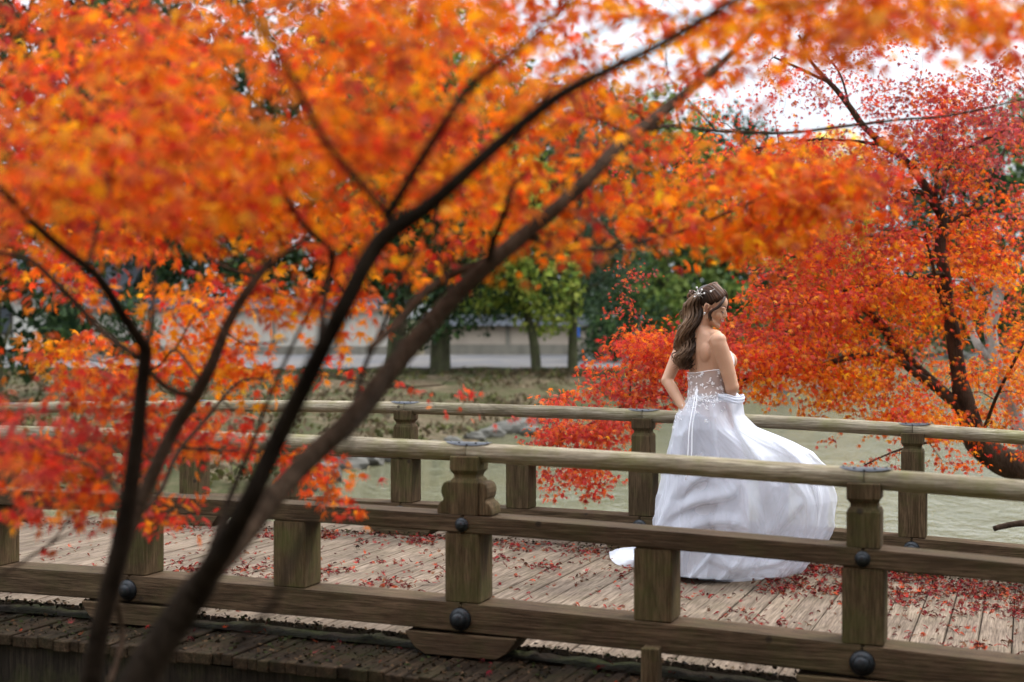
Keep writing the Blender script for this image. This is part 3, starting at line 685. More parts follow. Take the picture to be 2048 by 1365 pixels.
# ------------------------------------------------------------------ MAPLES
def px3(path):                  # [(px, py, distance, radius), ...] -> points and radii of a branch
    return np.array([P(a, b_, c) for a, b_, c, _ in path]), np.array([q[3] for q in path])
class Maple:
    def __init__(s, name, label, base, mat, cat='tree'):
        s.root = thing(name, label, cat, base); s.mat = mat; s.nodes = []; s.dirs = []; s.rads = []
        s.tw = MB(); s.clear = []; s.lp = []; s.ld = []; s.ln = []; s.ls = []; s.lc = []
    def limb(s, path, nm='limb', per=7, seg=10, mat=None, knob=.10):
        c, r = px3(path) if len(path[0]) == 4 else (np.array([q[0] for q in path]), np.array([q[1] for q in path]))
        pts = catmull(c, per); rr = np.interp(np.linspace(0, len(c)-1, len(pts)), np.arange(len(c)), r)
        for i in range(1, len(pts)-1):
            n_ = noise.noise_vector(Vector(pts[i]) * 3.1); pts[i] += np.array(n_) * rr[i] * .7
            rr[i] *= 1 + knob * noise.noise(Vector(pts[i]) * 9)
        b = MB(); b.tube(pts, rr, seg); wobj(nm, b.V, b.F, mat or s.mat, s.root, True)
        t = np.gradient(pts, axis=0); s.nodes += list(pts); s.dirs += list(nrm(t)); s.rads += list(rr)
    def cloud(s, cx, cy, rx, ry, d0, d1, n, pal, per=11, size=.031, spread=.13, layer=.75, pal2=None, p2=.3, twig=.0035, rot=0, flat=.4, upn=.6, face=.6):
        pts = []; tries = 0
        cr, sr = math.cos(R(rot)), math.sin(R(rot))
        KEEP = [(1290, 500, 1530, 800)] if d1 < 7 else []      # nothing of the near tree hangs before the face
        while len(pts) < n and tries < n*8:
            tries += 1; a = random.uniform(0, 6.283); q = math.sqrt(random.random()) * 1.0
            dx, dy = rx*q*math.cos(a), ry*q*math.sin(a); px, py = cx + dx*cr - dy*sr, cy + dx*sr + dy*cr
            d = random.uniform(d0, d1); p = P(px, py, d)
            if s.clear and random.random() < .85 and any(abs(np.interp(py, ys_, xs_) - px) < wd and ys_[0] < py < ys_[-1] and d < dm for ys_, xs_, wd, dm in s.clear): continue
            if any(a0 < px < a1 and b0 < py < b1 for a0, b0, a1, b1 in KEEP): continue
            if noise.noise(Vector((p[0]*2.1, p[1]*1.6, p[2]*4.2))) < -.05 - (1-layer)*.3 and random.random() < layer: continue
            pts.append(p)
        if not pts: return
        pts = np.array(pts); A = np.array(s.nodes)
        dist = np.array([np.min(np.sum((A-p)**2, 1)) for p in pts]); order = np.argsort(dist)
        cap = len(A) + len(pts)*5; buf = np.zeros((cap, 3)); buf[:len(A)] = A; cnt = len(A)
        dirs = list(s.dirs); rads = list(s.rads)
        for k in order:
            p = pts[k]; dd = buf[:cnt] - p; pen = np.sum(dd**2, 1); j = int(np.argmin(pen)); st = buf[j]
            L = math.sqrt(pen[j]); out = p - st
            if L > .06:
                h = out / (L+1e-9); mid = (st + p)/2 + np.array((0, 0, .10*L)) + rng.normal(0, .07*L, 3); 
                tp = catmull(np.array([st, mid, p]), 3); r0 = min(rads[j]*.7, twig*(1 + 1.7*min(L, .8)))
                s.tw.tube(tp, np.linspace(r0, twig*.35, len(tp)), 4, False)
                for q in tp[1:]: 
                    if cnt < cap: buf[cnt] = q; cnt += 1; dirs.append(h); rads.append(r0*.7)
            else: h = dirs[j]
            h = np.array((h[0], h[1], h[2]*flat)); 
            if np.linalg.norm(h) < .2: h = np.array((random.uniform(-1, 1), random.uniform(-1, 1), 0))
            h = h / np.linalg.norm(h); sd_ = np.cross(h, (0, 0, 1.0)); sd_ /= (np.linalg.norm(sd_)+1e-9)
            m = max(3, int(random.gauss(per, per*.25)))
            a = rng.uniform(-1.0, 1.0, m) * spread; bb = rng.normal(0, .52, m) * spread
            c = rng.normal(0, .16, m) * spread - .35*(a/spread)**2*spread*.6
            pos = p + h*a[:, None] + sd_*bb[:, None] + np.array((0, 0, 1.0))*c[:, None]
            ld = h*.7 + sd_*np.sign(bb)[:, None]*.6*np.abs(rng.normal(1, .3, (m, 1))) + np.array((0, 0, -1.0))*np.abs(rng.normal(.55, .35, (m, 1))) + rng.normal(0, .25, (m, 3))
            ln = np.array((0, -face, upn)) + rng.normal(0, .42, (m, 3))
            pl = pal2 if (pal2 and noise.noise(Vector(tuple(p*1.7 + 11))) + random.uniform(-.25, .25) > .5 - p2) else pal
            s.lp.append(pos); s.ld.append(ld); s.ln.append(ln); s.ls.append(size*rng.uniform(.6, 1.25, m)); 
            cc = colors(pl, m, .20) * (1.04 + .55*noise.noise(Vector(tuple(p*2.3)))); s.lc.append(np.clip(cc, .004, .97))
        s.nodes = list(buf[:cnt]); s.dirs = dirs; s.rads = rads
    def finish(s, nparts=300, tmpl=None):
        if s.tw.V: tag(wobj('twigs', s.tw.V, s.tw.F, s.mat, s.root), kind='stuff')
        p = np.concatenate(s.lp); d = np.concatenate(s.ld); n_ = np.concatenate(s.ln); sz = np.concatenate(s.ls); c = np.concatenate(s.lc)
        ppx = 1024 + p[:, 0]/p[:, 1]*F_PX; ppy = HOR - (p[:, 2]-EYE)/p[:, 1]*F_PX; ok = ~((p[:, 1] < 8.0) & (ppx > 1325) & (ppx < 1500) & (ppy > 545) & (ppy < 790))
        p, d, n_, sz, c = p[ok], d[ok], n_[ok], sz[ok], c[ok]
        L0 = np.array(wloc(s.root))
        px = 1024 + p[:, 0]/p[:, 1]*F_PX; py = HOR - (p[:, 2]-EYE)/p[:, 1]*F_PX
        vis = (px > 0) & (px < 2048) & (py > 0) & (py < 1365); key = np.where(vis, p[:, 1], 1e6) ; order = np.argsort(key)
        big = order[:nparts]; rest = order[nparts:]
        x, y, z = basis(d[big], n_[big]); mets = {}
        for i, b_ in enumerate(big):
            kk = i % 24
            if kk not in mets: mets[kk] = leaves_mesh('leaf', np.zeros((1, 3)), np.array([[0, 1., 0]]), np.array([[0, 0, 1.]]), np.array([1.]), c[b_:b_+1], LEAF, [LT[kk % 3]])
            o = link('leaf', mets[kk], s.root); M = Matrix(((x[i,0], y[i,0], z[i,0]), (x[i,1], y[i,1], z[i,1]), (x[i,2], y[i,2], z[i,2])))
            o.rotation_euler = M.to_euler(); o.location = tuple(p[b_] - L0); o.scale = (float(sz[b_]),)*3
        me = leaves_mesh('foliage', p[rest] - L0, d[rest], n_[rest], sz[rest], c[rest], LEAF)
        tag(link('foliage', me, s.root), kind='stuff')
        return len(p)

def rr(px, d): return px / 2 / F_PX * d        # half a width in pixels -> metres
# --- foreground maple, dark limbs A and B ---
g = P(215, 1365, 2.7); g[2] = -.28
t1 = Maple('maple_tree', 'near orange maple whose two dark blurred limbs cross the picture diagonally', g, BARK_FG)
WS = .74
def lim(t, pts, nm='limb', mat=None, seg=10):
    t.limb([(a, b_, d, rr(w_*WS, d)) for a, b_, d, w_ in pts], nm, 7, seg, mat)
base = [(np.array((g[0], g[1], -.5)), .062)] + [(P(a, b_, d), rr(w_, d)) for a, b_, d, w_ in [(205, 1700, 2.72, 100), (230, 1480, 2.7, 90), (270, 1365, 2.7, 80), (345, 1250, 2.7, 68), (410, 1160, 2.7, 60)]]
t1.limb(base, 'trunk', 7, 14)
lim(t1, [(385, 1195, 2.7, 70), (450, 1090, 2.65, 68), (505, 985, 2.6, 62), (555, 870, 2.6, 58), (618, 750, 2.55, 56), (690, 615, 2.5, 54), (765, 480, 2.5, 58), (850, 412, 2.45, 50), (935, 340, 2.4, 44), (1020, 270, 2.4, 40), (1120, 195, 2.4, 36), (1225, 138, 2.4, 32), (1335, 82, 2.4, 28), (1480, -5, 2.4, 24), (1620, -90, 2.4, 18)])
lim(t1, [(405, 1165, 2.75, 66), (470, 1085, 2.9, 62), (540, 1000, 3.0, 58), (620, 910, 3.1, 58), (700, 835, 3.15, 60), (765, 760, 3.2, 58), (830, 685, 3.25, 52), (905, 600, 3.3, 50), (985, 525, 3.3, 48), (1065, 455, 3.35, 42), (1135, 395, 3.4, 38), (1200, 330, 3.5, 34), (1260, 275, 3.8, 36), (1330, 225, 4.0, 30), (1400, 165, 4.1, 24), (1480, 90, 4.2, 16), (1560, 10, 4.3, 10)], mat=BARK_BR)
lim(t1, [(772, 440, 2.5, 30), (835, 330, 2.45, 26), (900, 230, 2.4, 24), (940, 178, 2.4, 23), (990, 135, 2.35, 20), (1050, 88, 2.35, 17), (1095, 40, 2.3, 14), (1145, -5, 2.3, 12), (1200, -70, 2.3, 8)], 'branch')
lim(t1, [(775, 425, 2.5, 24), (705, 345, 2.45, 20), (650, 280, 2.4, 20), (600, 190, 2.4, 19), (550, 100, 2.35, 16), (505, 35, 2.3, 13), (470, -40, 2.3, 9)], 'branch')
lim(t1, [(640, 700, 2.9, 18), (648, 620, 3.2, 15), (656, 560, 3.3, 15), (662, 505, 3.3, 18), (605, 445, 3.3, 14), (568, 378, 3.25, 12), (545, 300, 3.2, 10), (525, 225, 3.2, 7)], 'branch')
lim(t1, [(975, 535, 3.3, 22), (988, 480, 3.25, 18), (1010, 425, 3.2, 15), (1022, 378, 3.2, 12), (1055, 345, 3.2, 9)], 'branch')
lim(t1, [(1062, 478, 3.35, 14), (1125, 494, 3.6, 12), (1200, 500, 3.9, 11), (1275, 486, 4.1, 10), (1350, 466, 4.2, 10), (1400, 450, 4.3, 9), (1470, 420, 4.3, 8), (1598, 370, 4.4, 6), (1710, 348, 4.4, 4)], 'branch', BARK_BR)
lim(t1, [(1250, 280, 3.8, 12), (1300, 256, 4.4, 12), (1350, 253, 4.7, 11), (1448, 264, 5.0, 10), (1573, 266, 5.1, 9), (1698, 252, 5.2, 8), (1798, 240, 5.2, 7), (1898, 232, 5.3, 6), (2060, 195, 5.4, 4)], 'branch', BARK_BR)
lim(t1, [(740, 700, 3.2, 20), (790, 650, 3.4, 22), (840, 590, 3.5, 24), (880, 560, 3.6, 22), (950, 528, 3.5, 20), (985, 515, 3.4, 20)], 'branch', BARK_BR)
lim(t1, [(470, 1290, 2.3, 14), (545, 1210, 2.1, 22), (590, 1110, 2.1, 18), (635, 1020, 2.1, 15), (685, 930, 2.15, 13), (705, 870, 2.2, 12), (745, 800, 2.3, 12), (790, 700, 2.4, 11), (812, 620, 2.5, 10), (822, 540, 2.5, 7)], 'branch')
lim(t1, [(575, 680, 3.6, 5), (500, 690, 4.2, 6), (461, 672, 4.8, 6), (420, 640, 5.0, 5)], 'branch', BARK_BR)
lim(t1, [(600, 770, 3.2, 8), (650, 750, 3.8, 7), (728, 768, 4.5, 6), (800, 775, 5, 5), (884, 770, 5.2, 3)], 'branch', BARK_BR)
lim(t1, [(1020, 300, 2.45, 8), (1200, 60, 2.4, 8), (1480, 30, 2.4, 8), (1750, -20, 2.4, 6), (1950, -10, 2.5, 5), (2080, 10, 2.5, 4)], 'branch')
# foliage of the near maple
O = 'orange'
t1.cloud(560, 150, 330, 190, 2.7, 4.2, 111, O, 10, .034, .13, pal2='redor', p2=.18)
t1.cloud(900, 170, 300, 220, 2.8, 4.6, 125, O, 10, .034, .13, pal2='redor', p2=.18)
t1.cloud(1080, 330, 190, 170, 3.3, 5.0, 66, O, 10, .034, .12, pal2='redor', p2=.2)
t1.cloud(1250, 110, 190, 130, 3.1, 5.2, 62, O, 9, .034, .12, pal2='redor', p2=.3)
t1.cloud(620, 360, 280, 110, 3.1, 5.0, 81, O, 10, .034, .13, pal2='redor', p2=.25)
t1.cloud(860, 430, 200, 80, 3.3, 5.2, 44, O, 10, .034, .12, pal2='redor', p2=.25)
t1.cloud(1110, 480, 90, 50, 3.2, 4.2, 7, O, 8, .034, .1)
t1.cloud(1480, 400, 240, 80, 4.0, 4.7, 96, O, 10, .034, .13, pal2='redor', p2=.25, rot=-8)
t1.cloud(1640, 350, 150, 70, 4.1, 4.8, 55, 'redor', 10, .034, .13, pal2=O, p2=.35)
t1.cloud(1420, 480, 170, 40, 4.0, 4.7, 33, O, 9, .034, .12, pal2='redor', p2=.2)
t1.cloud(1260, 430, 90, 50, 3.8, 4.6, 11, 'redor', 8, .034, .12)
t1.cloud(1460, 80, 150, 100, 3.2, 4.6, 31, O, 8, .034, .12, pal2='red', p2=.3)
t1.cloud(1880, 10, 210, 55, 2.8, 3.6, 22, O, 8, .034, .10)
t1.cloud(1640, 0, 150, 40, 2.8, 3.7, 14, O, 8, .034, .10)
t1.cloud(1950, 75, 110, 50, 3.0, 3.8, 7, 'redor', 6, .034, .10)
t1.cloud(1850, 90, 60, 30, 3.1, 4.0, 2, 'red', 5, .034, .08)
t1.cloud(690, 600, 60, 70, 4.3, 5.0, 14, O, 9, .034, .11)
t1.cloud(740, 500, 90, 50, 3.8, 4.8, 16, O, 9, .034, .11, pal2='redor', p2=.3)
t1.cloud(880, 520, 50, 45, 4.2, 4.8, 5, 'redor', 8, .034, .1)
t1.cloud(670, 740, 55, 22, 4.5, 5.1, 5, 'redor', 7, .033, .09)
t1.cloud(860, 790, 110, 40, 4.8, 5.4, 6, 'red', 4, .026, .08)
t1.cloud(1010, 845, 50, 12, 4.9, 5.3, 2, 'red', 4, .024, .06)
# the crown goes on above the picture, thickened to shade what is below
t1.cloud(500, -260, 800, 220, 2.5, 5.4, 120, O, 10, .034, .15, pal2='redor', p2=.3)
t1.cloud(1500, -300, 800, 220, 2.7, 5.8, 170, O, 10, .034, .15, pal2='redor', p2=.3)
t1.cloud(1000, -800, 1500, 350, 2.5, 5.8, 200, 'redor', 10, .036, .16, pal2=O, p2=.4)
t1.cloud(1650, 10, 170, 45, 2.8, 3.8, 26, O, 8, .033, .11, pal2='redor', p2=.3)
t1.cloud(1880, 25, 190, 50, 2.6, 3.6, 36, O, 8, .033, .11, pal2='redor', p2=.3)
t1.cloud(300, 90, 320, 120, 3.2, 5.0, 45, O, 10, .034, .13, pal2='redor', p2=.3)
t1.cloud(900, 120, 320, 160, 3.4, 5.2, 60, O, 10, .034, .13, pal2='redor', p2=.3)
t1.cloud(1250, 300, 130, 130, 3.6, 5.2, 30, 'redor', 10, .034, .13, pal2=O, p2=.3)
t1.cloud(1580, 70, 110, 60, 3.2, 4.4, 22, O, 8, .033, .11, pal2='redor', p2=.4)
t1.cloud(2010, 60, 60, 70, 2.8, 3.8, 10, O, 8, .033, .10)
# slim stems crossing between the two main limbs
lim(t1, [(330, 1275, 2.75, 20), (400, 1150, 2.9, 20), (455, 1010, 3.1, 18), (500, 900, 3.2, 15), (540, 790, 3.3, 12), (600, 660, 3.4, 9), (650, 560, 3.5, 6)], 'stem')
lim(t1, [(700, 835, 3.2, 16), (730, 730, 3.4, 14), (770, 640, 3.5, 12), (800, 560, 3.6, 10), (850, 480, 3.7, 7)], 'branch')
lim(t1, [(905, 600, 3.3, 10), (880, 520, 3.5, 9), (870, 440, 3.6, 7), (900, 360, 3.7, 5)], 'branch')
print('near maple leaves', t1.finish())

# --- second foreground maple, upright stems at the left ---
g = P(185, 1365, 3.35); g[2] = -.28
t2 = Maple('maple_tree', 'slimmer brown stemmed maple at the left, forking below the railing', g, BARK_BR)
base = [(np.array((g[0], g[1], -.5)), .05)] + [(P(a, b_, d), rr(w_, d)) for a, b_, d, w_ in [(150, 1650, 3.35, 78), (160, 1450, 3.3, 72), (180, 1330, 3.3, 66), (205, 1220, 3.3, 64), (232, 1090, 3.3, 62), (255, 980, 3.3, 54), (270, 880, 3.3, 50), (280, 780, 3.3, 46), (290, 690, 3.3, 44)]]
base = [base[0]] + [(q[0], q[1]*.62) for q in base[1:]]
WS = .62
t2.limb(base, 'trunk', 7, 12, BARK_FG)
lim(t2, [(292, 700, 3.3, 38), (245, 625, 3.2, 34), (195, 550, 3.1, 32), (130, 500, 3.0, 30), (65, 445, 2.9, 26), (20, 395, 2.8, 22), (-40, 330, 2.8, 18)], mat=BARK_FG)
lim(t2, [(275, 715, 3.3, 22), (205, 665, 3.4, 22), (155, 612, 3.4, 21), (112, 568, 3.4, 20), (60, 520, 3.4, 18), (0, 505, 3.4, 14), (-60, 490, 3.4, 9)])
lim(t2, [(290, 700, 3.3, 20), (302, 650, 3.4, 15), (306, 560, 3.5, 12), (305, 480, 3.6, 9), (320, 400, 3.6, 6)], 'branch')
lim(t2, [(285, 725, 3.3, 20), (320, 765, 3.4, 21), (355, 785, 3.45, 22), (392, 790, 3.5, 22)])
lim(t2, [(215, 1230, 3.35, 40), (245, 1100, 3.4, 44), (295, 975, 3.45, 44), (350, 860, 3.5, 44), (392, 790, 3.5, 44), (425, 725, 3.5, 38), (455, 650, 3.55, 34), (500, 575, 3.6, 30), (550, 520, 3.7, 24), (600, 490, 3.8, 14), (660, 440, 3.9, 8)], 'stem')
lim(t2, [(268, 1045, 3.6, 16), (320, 983, 3.8, 17), (360, 900, 4.0, 15), (415, 833, 4.2, 12), (480, 765, 4.4, 9), (535, 757, 4.5, 5)], 'branch')
lim(t2, [(362, 898, 4.0, 9), (425, 898, 4.3, 8), (460, 923, 4.5, 6), (505, 945, 4.6, 4)], 'branch')
lim(t2, [(305, 905, 3.6, 8), (288, 850, 3.7, 7), (280, 820, 3.8, 5), (240, 780, 4.2, 4)], 'branch')
lim(t2, [(215, 1370, 3.5, 20), (243, 1285, 3.6, 20), (240, 1235, 3.6, 19), (228, 1170, 3.5, 17), (225, 1110, 3.4, 14)], 'branch')
lim(t2, [(-40, 1180, 3.6, 9), (0, 1153, 3.6, 9), (55, 1118, 3.7, 9), (105, 1083, 3.8, 8), (142, 1033, 4.0, 5)], 'branch')
lim(t2, [(60, 1113, 3.7, 6), (120, 1078, 3.8, 6), (165, 1050, 3.9, 4)], 'branch')
lim(t2, [(400, 760, 4.0, 10), (350, 700, 4.5, 9), (300, 740, 4.8, 7), (180, 720, 5.0, 5), (100, 710, 5.1, 3)], 'branch')
lim(t2, [(350, 700, 4.5, 7), (400, 620, 4.8, 6), (470, 600, 4.9, 4)], 'branch')
lim(t2, [(560, 530, 3.7, 8), (480, 545, 4.2, 8), (400, 500, 4.5, 7), (320, 410, 4.6, 5)], 'branch')
lim(t2, [(255, 1000, 3.4, 10), (180, 930, 3.7, 9), (90, 900, 3.9, 7), (0, 880, 4.0, 4)], 'branch')
lim(t2, [(345, 880, 3.6, 9), (400, 900, 4.2, 8), (520, 905, 4.8, 6), (640, 930, 5.0, 5), (700, 980, 5.0, 3)], 'branch')
lim(t2, [(260, 960, 3.5, 8), (300, 990, 4.1, 7), (360, 1030, 4.6, 4)], 'branch')
t2.cloud(150, 120, 260, 190, 3.0, 4.6, 110, 'redor', 10, .034, .13, pal2='red', p2=.35)
t2.cloud(330, 330, 270, 120, 2.8, 4.4, 93, 'redor', 10, .034, .13, pal2=O, p2=.45)
t2.cloud(90, 330, 180, 110, 2.7, 4.2, 63, O, 10, .034, .13, pal2='red', p2=.4)
t2.cloud(150, 440, 190, 60, 3.6, 5.0, 51, 'redor', 9, .034, .12, pal2=O, p2=.3)
t2.cloud(470, 440, 130, 60, 3.4, 4.6, 38, O, 9, .034, .12)
t2.cloud(110, 560, 160, 45, 4.2, 5.2, 23, 'redor', 8, .034, .12)
t2.cloud(250, 490, 110, 35, 4.4, 5.2, 15, 'redor', 8, .034, .11, pal2='crim', p2=.3)
t2.cloud(410, 600, 90, 38, 4.6, 5.2, 22, 'redor', 9, .034, .11, pal2=O, p2=.5)
t2.cloud(390, 690, 120, 55, 4.6, 5.3, 35, O, 10, .034, .12, pal2='redor', p2=.2)
t2.cloud(165, 715, 110, 35, 4.7, 5.3, 25, O, 10, .034, .12, pal2='redor', p2=.3)
t2.cloud(560, 590, 80, 70, 4.2, 5.0, 25, O, 9, .034, .11, pal2='redor', p2=.3)
t2.cloud(480, 745, 90, 30, 4.6, 5.2, 17, O, 9, .034, .11)
t2.cloud(240, 800, 130, 60, 4.3, 5.2, 38, 'redor', 10, .034, .12, pal2='red', p2=.4)
t2.cloud(190, 880, 170, 55, 4.0, 5.0, 42, 'red', 10, .034, .12, pal2='redor', p2=.4)
t2.cloud(110, 950, 150, 60, 3.4, 4.2, 27, 'redor', 9, .034, .12, pal2='red', p2=.3)
t2.cloud(100, 1015, 150, 35, 3.8, 4.6, 11, 'redor', 8, .033, .11, pal2='red', p2=.3)
t2.cloud(430, 860, 110, 40, 4.3, 5.0, 20, 'redor', 8, .033, .11, pal2='red', p2=.3)
t2.cloud(430, 905, 80, 30, 4.4, 5.0, 8, 'redor', 7, .033, .10)
t2.cloud(630, 945, 70, 50, 4.7, 5.2, 18, 'redor', 9, .033, .10, pal2='red', p2=.2)
t2.cloud(675, 1010, 35, 25, 4.8, 5.2, 5, 'redor', 7, .028, .08)
t2.cloud(350, 1035, 65, 45, 4.3, 4.8, 11, 'redor', 8, .029, .09, pal2='red', p2=.3)
t2.cloud(0, 830, 60, 70, 3.2, 4.0, 10, 'red', 7, .033, .10)
print('second maple leaves', t2.finish())

# --- the red maple leaning over the pond at the right ---
D = 11.0; WS = 1.0
gb = P(2300, 1010, D); gb[2] = -.15
t3 = Maple('maple_tree', 'large red and orange maple leaning over the pond from the right bank', gb, BARK_R)
t3.limb([(gb - (0, 0, .3), .17), (P(2210, 985, D), .15), (P(2110, 962, D), .135), (P(2045, 945, D), .125), (P(1992, 925, D), .11), (P(1958, 885, D), .095), (P(1932, 820, D), .075), (P(1914, 740, D), .058), (P(1906, 660, D), .054), (P(1896, 600, D), .05), (P(1890, 550, D), .046), (P(1882, 490, D), .042), (P(1884, 440, D), .04), (P(1868, 398, D), .036), (P(1850, 370, D), .034), (P(1830, 342, D), .03)], 'trunk', 6, 14)
lim(t3, [(1940, 850, D, 30), (1905, 806, D, 24), (1873, 778, D, 20), (1834, 750, D, 17), (1805, 727, D-.1, 15), (1770, 718, D-.2, 15), (1710, 714, D-.3, 13), (1660, 726, D-.4, 13), (1600, 742, D-.4, 10), (1520, 752, D-.5, 9), (1440, 768, D-.6, 8), (1350, 785, D-.6, 7), (1250, 812, D-.6, 6), (1160, 860, D-.6, 5), (1090, 900, D-.6, 3)])
lim(t3, [(1890, 790, D+.2, 20), (1864, 765, D+.2, 20), (1817, 715, D+.3, 19), (1788, 692, D+.3, 18), (1764, 657, D+.3, 18), (1729, 619, D+.3, 17), (1697, 607, D+.4, 14), (1668, 597, D+.4, 10), (1600, 580, D+.5, 6)])
lim(t3, [(1898, 446, D, 16), (1928, 432, D, 14), (1958, 421, D-.1, 10), (1990, 400, D-.1, 5)])
lim(t3, [(1880, 430, D, 16), (1850, 390, D-.1, 12), (1808, 380, D-.2, 7), (1780, 372, D-.2, 4)], 'branch')
lim(t3, [(1872, 405, D, 8), (1873, 350, D-.1, 7), (1885, 290, D-.2, 5), (1890, 220, D-.2, 3)], 'branch')
lim(t3, [(1882, 400, D, 9), (1900, 330, D, 8), (1928, 300, D, 7), (1990, 270, D, 6), (2060, 240, D, 4)], 'branch')
lim(t3, [(1880, 480, D, 9), (1925, 440, D+.4, 8), (1985, 350, D+.5, 7), (2020, 280, D+.6, 5), (2060, 220, D+.6, 3)], 'branch')
lim(t3, [(1835, 345, D, 16), (1800, 312, D, 14), (1765, 288, D, 14), (1728, 255, D, 13), (1705, 220, D, 12), (1678, 186, D, 11), (1648, 155, D, 9), (1618, 115, D, 6), (1598, 70, D, 4)])
lim(t3, [(1660, 166, D, 7), (1600, 137, D, 6), (1548, 115, D, 4)], 'branch')
lim(t3, [(1700, 215, D, 5), (1680, 150, D, 4), (1650, 110, D, 3)], 'branch')
lim(t3, [(1890, 552, D, 9), (1873, 550, D-.1, 8), (1798, 565, D-.3, 7), (1698, 578, D-.5, 6), (1648, 600, D-.6, 5), (1548, 612, D-.8, 4)], 'branch')
lim(t3, [(1760, 290, D, 7), (1690, 282, D-.1, 6), (1600, 282, D-.2, 5), (1500, 300, D-.3, 4)], 'branch')
lim(t3, [(1895, 620, D, 9), (1878, 590, D-.2, 8), (1862, 520, D-.4, 6), (1850, 470, D-.5, 4)], 'branch')
lim(t3, [(1700, 610, D+.3, 7), (1720, 650, D, 5), (1740, 690, D-.2, 3)], 'branch')
lim(t3, [(1945, 870, D, 9), (1880, 880, D-.4, 6), (1800, 900, D-.8, 4), (1730, 930, D-1, 3)], 'branch')
lim(t3, [(1960, 880, D, 9), (1990, 800, D-.4, 7), (2040, 700, D-.6, 6), (2090, 600, D-.6, 4)], 'branch')
lim(t3, [(1260, 810, D-.6, 4), (1262, 740, D-.4, 4), (1280, 650, D-.2, 3), (1240, 580, D, 3)], 'branch')
lim(t3, [(2330, 1000, D-1, 20), (2180, 1030, D-1, 16), (2080, 1043, D-1, 15), (2030, 1049, D-1, 13), (1988, 1058, D-1, 11)], 'broken_branch')
SZ = .033
t3.clear = [([330, 370, 400, 440, 490, 550, 600, 660, 740, 820, 870], [1825, 1850, 1868, 1884, 1882, 1890, 1896, 1906, 1914, 1932, 1950], 42, D+.1),
            ([715, 727, 750, 778, 806], [1775, 1805, 1834, 1873, 1905], 34, D), ([607, 619, 657, 692, 715, 765], [1697, 1729, 1764, 1788, 1817, 1864], 30, D+.1),
            ([70, 115, 155, 186, 220, 255, 288, 312, 345], [1598, 1618, 1648, 1678, 1705, 1728, 1765, 1800, 1835], 26, D),
            ([570, 610, 650, 690, 735, 775, 820, 868], [2000, 1992, 1978, 1985, 1992, 2008, 2030, 2045], 34, D+1)]
RO, RE, CR = 'redor', 'red', 'crim'
t3.cloud(1760, 130, 110, 50, D-.6, D+.4, 50, CR, 8, .028, .13, pal2=RE, p2=.5)
t3.cloud(1700, 200, 100, 40, D-.6, D+.4, 46, CR, 9, .028, .13, pal2=RE, p2=.5)
t3.cloud(1900, 180, 90, 35, D-.6, D+.4, 70, RO, 9, .028, .13, pal2=RE, p2=.4)
t3.cloud(1780, 60, 200, 40, D-.6, D+.4, 90, RO, 9, .028, .13, pal2=RE, p2=.5)
t3.cloud(1300, 690, 60, 30, D-1.0, D-.2, 60, RO, 12, SZ, .14, pal2=RE, p2=.4)
t3.cloud(1480, 200, 110, 60, D-.4, D+.6, 40, RE, 9, .028, .13, pal2=RO, p2=.5)
t3.cloud(1180, 830, 120, 55, D-1.0, D-.2, 117, RE, 12, SZ, .14, pal2=RO, p2=.4)
t3.cloud(1290, 745, 110, 75, D-1.0, D-.1, 163, RE, 12, SZ, .14, pal2=RO, p2=.45)
t3.cloud(1370, 720, 110, 60, D-1.0, D+.1, 101, RO, 12, SZ, .14, pal2=RE, p2=.4)
t3.cloud(1150, 910, 95, 60, D-1.0, D-.3, 93, RE, 11, SZ, .13, pal2=RO, p2=.3)
t3.cloud(1120, 960, 40, 40, D-.9, D-.4, 17, RE, 9, SZ, .10)
t3.cloud(1185, 975, 30, 30, D-.9, D-.4, 14, RE, 9, SZ, .09)
t3.cloud(1090, 880, 45, 25, D-.9, D-.4, 20, RE, 9, SZ, .10)
t3.cloud(1245, 640, 32, 55, D-.6, D, 20, RE, 9, .022, .10, pal2=CR, p2=.4)
t3.cloud(1260, 560, 50, 35, D-.4, D+.2, 14, RE, 8, .022, .10, pal2=CR, p2=.4)
t3.cloud(1560, 660, 120, 85, D-1.2, D+.1, 202, RO, 12, SZ, .15, pal2=RE, p2=.5)
t3.cloud(1500, 740, 90, 60, D-1.0, D+.1, 93, RO, 12, SZ, .14)
t3.cloud(1660, 590, 150, 70, D-1.0, D+.3, 187, RE, 12, SZ, .15, pal2=RO, p2=.45)
t3.cloud(1700, 700, 160, 60, D-1.0, D+.3, 179, O, 12, SZ, .15, pal2=RO, p2=.45)
t3.cloud(1620, 770, 120, 50, D-1.0, D, 101, O, 11, SZ, .14, pal2=O, p2=.4)
t3.cloud(1800, 800, 150, 50, D-1.1, D+.2, 117, O, 11, SZ, .14, pal2=RO, p2=.3)
t3.cloud(1860, 850, 110, 28, D-1.1, D-.3, 66, O, 11, SZ, .14)
t3.cloud(1790, 620, 160, 70, D-1.0, D+.5, 163, O, 12, SZ, .15, pal2=RO, p2=.5)
t3.cloud(1960, 640, 110, 140, D-.9, D+.9, 163, O, 12, SZ, .15, pal2=RO, p2=.35)
t3.cloud(1990, 800, 80, 80, D-.9, D+.5, 93, O, 11, SZ, .14, pal2=RO, p2=.4)
t3.cloud(1880, 540, 150, 90, D-1.0, D+.6, 156, O, 12, SZ, .15, pal2=RO, p2=.45)
t3.cloud(1970, 450, 110, 90, D-.8, D+.8, 140, RO, 12, SZ, .15, pal2=CR, p2=.3)
t3.cloud(1740, 470, 150, 80, D-1.0, D+.5, 148, RE, 12, SZ, .15, pal2=RO, p2=.4)
t3.cloud(1620, 520, 130, 70, D-.8, D+.4, 93, RE, 12, SZ, .15, pal2=RO, p2=.4)
